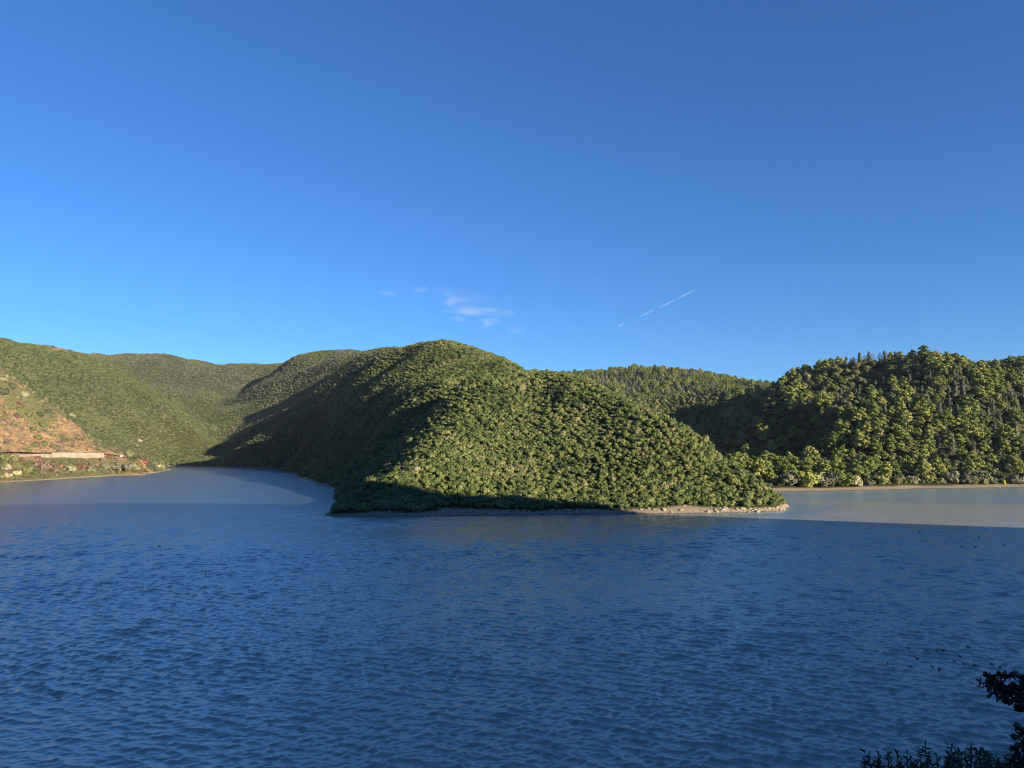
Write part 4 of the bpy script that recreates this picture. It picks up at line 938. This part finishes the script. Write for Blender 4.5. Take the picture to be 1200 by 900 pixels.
wisp('cloud', 553, 364, 62, 6, .0022, -1, 'brightest long wisp of cloud above the pointed hill', 'cloud')
wisp('cloud', 529, 353.5, 30, 4.5, .0020, 4, 'short bright wisp just above the brightest long one', 'cloud')
wisp('cloud', 494, 339.5, 20, 3, .0013, 5, 'faint small wisp at the upper left of the wispy clouds', 'cloud')
wisp('cloud', 586, 367.5, 34, 4.5, .0010, -5, 'faint wisp to the right of the brightest long one', 'cloud')
wisp('cloud', 537, 373.5, 18, 3, .0012, 0, 'tiny faint wisp under the brightest long one', 'cloud')
wisp('cloud', 574, 378, 26, 7, .0011, 6, 'smudged faint wisp below the clouds on the right', 'cloud')
wisp('cloud', 604, 388, 20, 5, .0007, 0, 'faintest smudge of cloud lowest on the right', 'cloud')
wisp('cloud', 455, 344, 28, 2.5, .0009, -2, 'thin faint streak of cloud far left of the others', 'cloud')
wisp('cloud', 528, 348, 84, 12, .00035, -12, 'broad milky veil of cloud behind the wisps', 'cloud')
g = Geo(); V, T = ico(2); k = DC/889
for a, b, w, h in [(803, 345.5, 30, 1.7), (781, 356.5, 25, 1.8), (758, 367, 22, 1.6), (728, 381, 10, 1.8)]:
    c = sight(a, b, DC); W = V*np.array([w*k/2*0.98, 130, h*k/2*0.9]); t = R(25); W = np.stack([W[:, 0]*math.cos(t)-W[:, 2]*math.sin(t), W[:, 1], W[:, 0]*math.sin(t)+W[:, 2]*math.cos(t)], 1)
    g.add(W+c, None, T, 0, True)
tag(link('contrail', g.mesh('contrail', [cloud_mat('contrail', .0019)])), 'thin broken white contrail slanting up to the right', 'contrail')

# ------------------------------------------------------------------ thin autumn haze
hm, nt, N, L = new_mat('haze'); pv = N.new('ShaderNodeVolumePrincipled'); pv.inputs['Color'].default_value = (0.80, 0.88, 1.0, 1); pv.inputs['Density'].default_value = 0.00003
o = N.new('ShaderNodeOutputMaterial'); L.new(pv.outputs[0], o.inputs['Volume'])
V = [(x, y, z) for z in (-30, 330) for y in (-700, 2600) for x in (-2400, 2400)]
tag(link('haze', mesh_np('haze', V, [(0, 2, 3, 1), (4, 5, 7, 6), (0, 1, 5, 4), (2, 6, 7, 3), (0, 4, 6, 2), (1, 3, 7, 5)], [hm])), kind='stuff')

# ------------------------------------------------------------------ light, sky, camera
w = bpy.data.worlds.new('World'); SC.world = w; w.use_nodes = True
N, L = w.node_tree.nodes, w.node_tree.links; N.clear()
sky = N.new('ShaderNodeTexSky'); sky.sky_type = 'NISHITA'; sky.sun_disc = False; sky.sun_elevation = SUN_EL; sky.sun_rotation = SUN_AZ
sky.altitude = 500; sky.air_density = 1.0; sky.dust_density = 0.0; sky.ozone_density = 9.0
bg = N.new('ShaderNodeBackground'); bg.inputs['Strength'].default_value = 0.079; o = N.new('ShaderNodeOutputWorld')
L.new(sky.outputs[0], bg.inputs[0]); L.new(bg.outputs[0], o.inputs[0])
sl = bpy.data.lights.new('sun', 'SUN'); sl.energy = 5.0; sl.angle = R(0.53); sl.color = (1.0, 0.86, 0.66)
so = bpy.data.objects.new('sun', sl); COL.objects.link(so)
sd = Vector((SH_DIR[0]*math.cos(SUN_EL), SH_DIR[1]*math.cos(SUN_EL), math.sin(SUN_EL)))
so.rotation_euler = sd.to_track_quat('Z', 'Y').to_euler(); so.location = (200, -200, 300)
cam = bpy.data.cameras.new('camera'); cam.sensor_width = 36; cam.lens = F/1200*36; cam.clip_start = 0.1; cam.clip_end = 40000
co = bpy.data.objects.new('camera', cam); COL.objects.link(co); co.location = EYE; co.rotation_euler = (R(90)+PITCH, 0, 0); SC.camera = co
SC.view_settings.view_transform = 'Standard'; SC.view_settings.look = 'None'; SC.view_settings.exposure = 1.2; SC.view_settings.gamma = 1.0
SC.cycles.max_bounces = 5; SC.cycles.diffuse_bounces = 2; SC.cycles.glossy_bounces = 2; SC.cycles.transmission_bounces = 2; SC.cycles.volume_bounces = 0
SC.cycles.filter_width = 1.0; SC.cycles.use_denoising = True; SC.cycles.volume_step_rate = 4
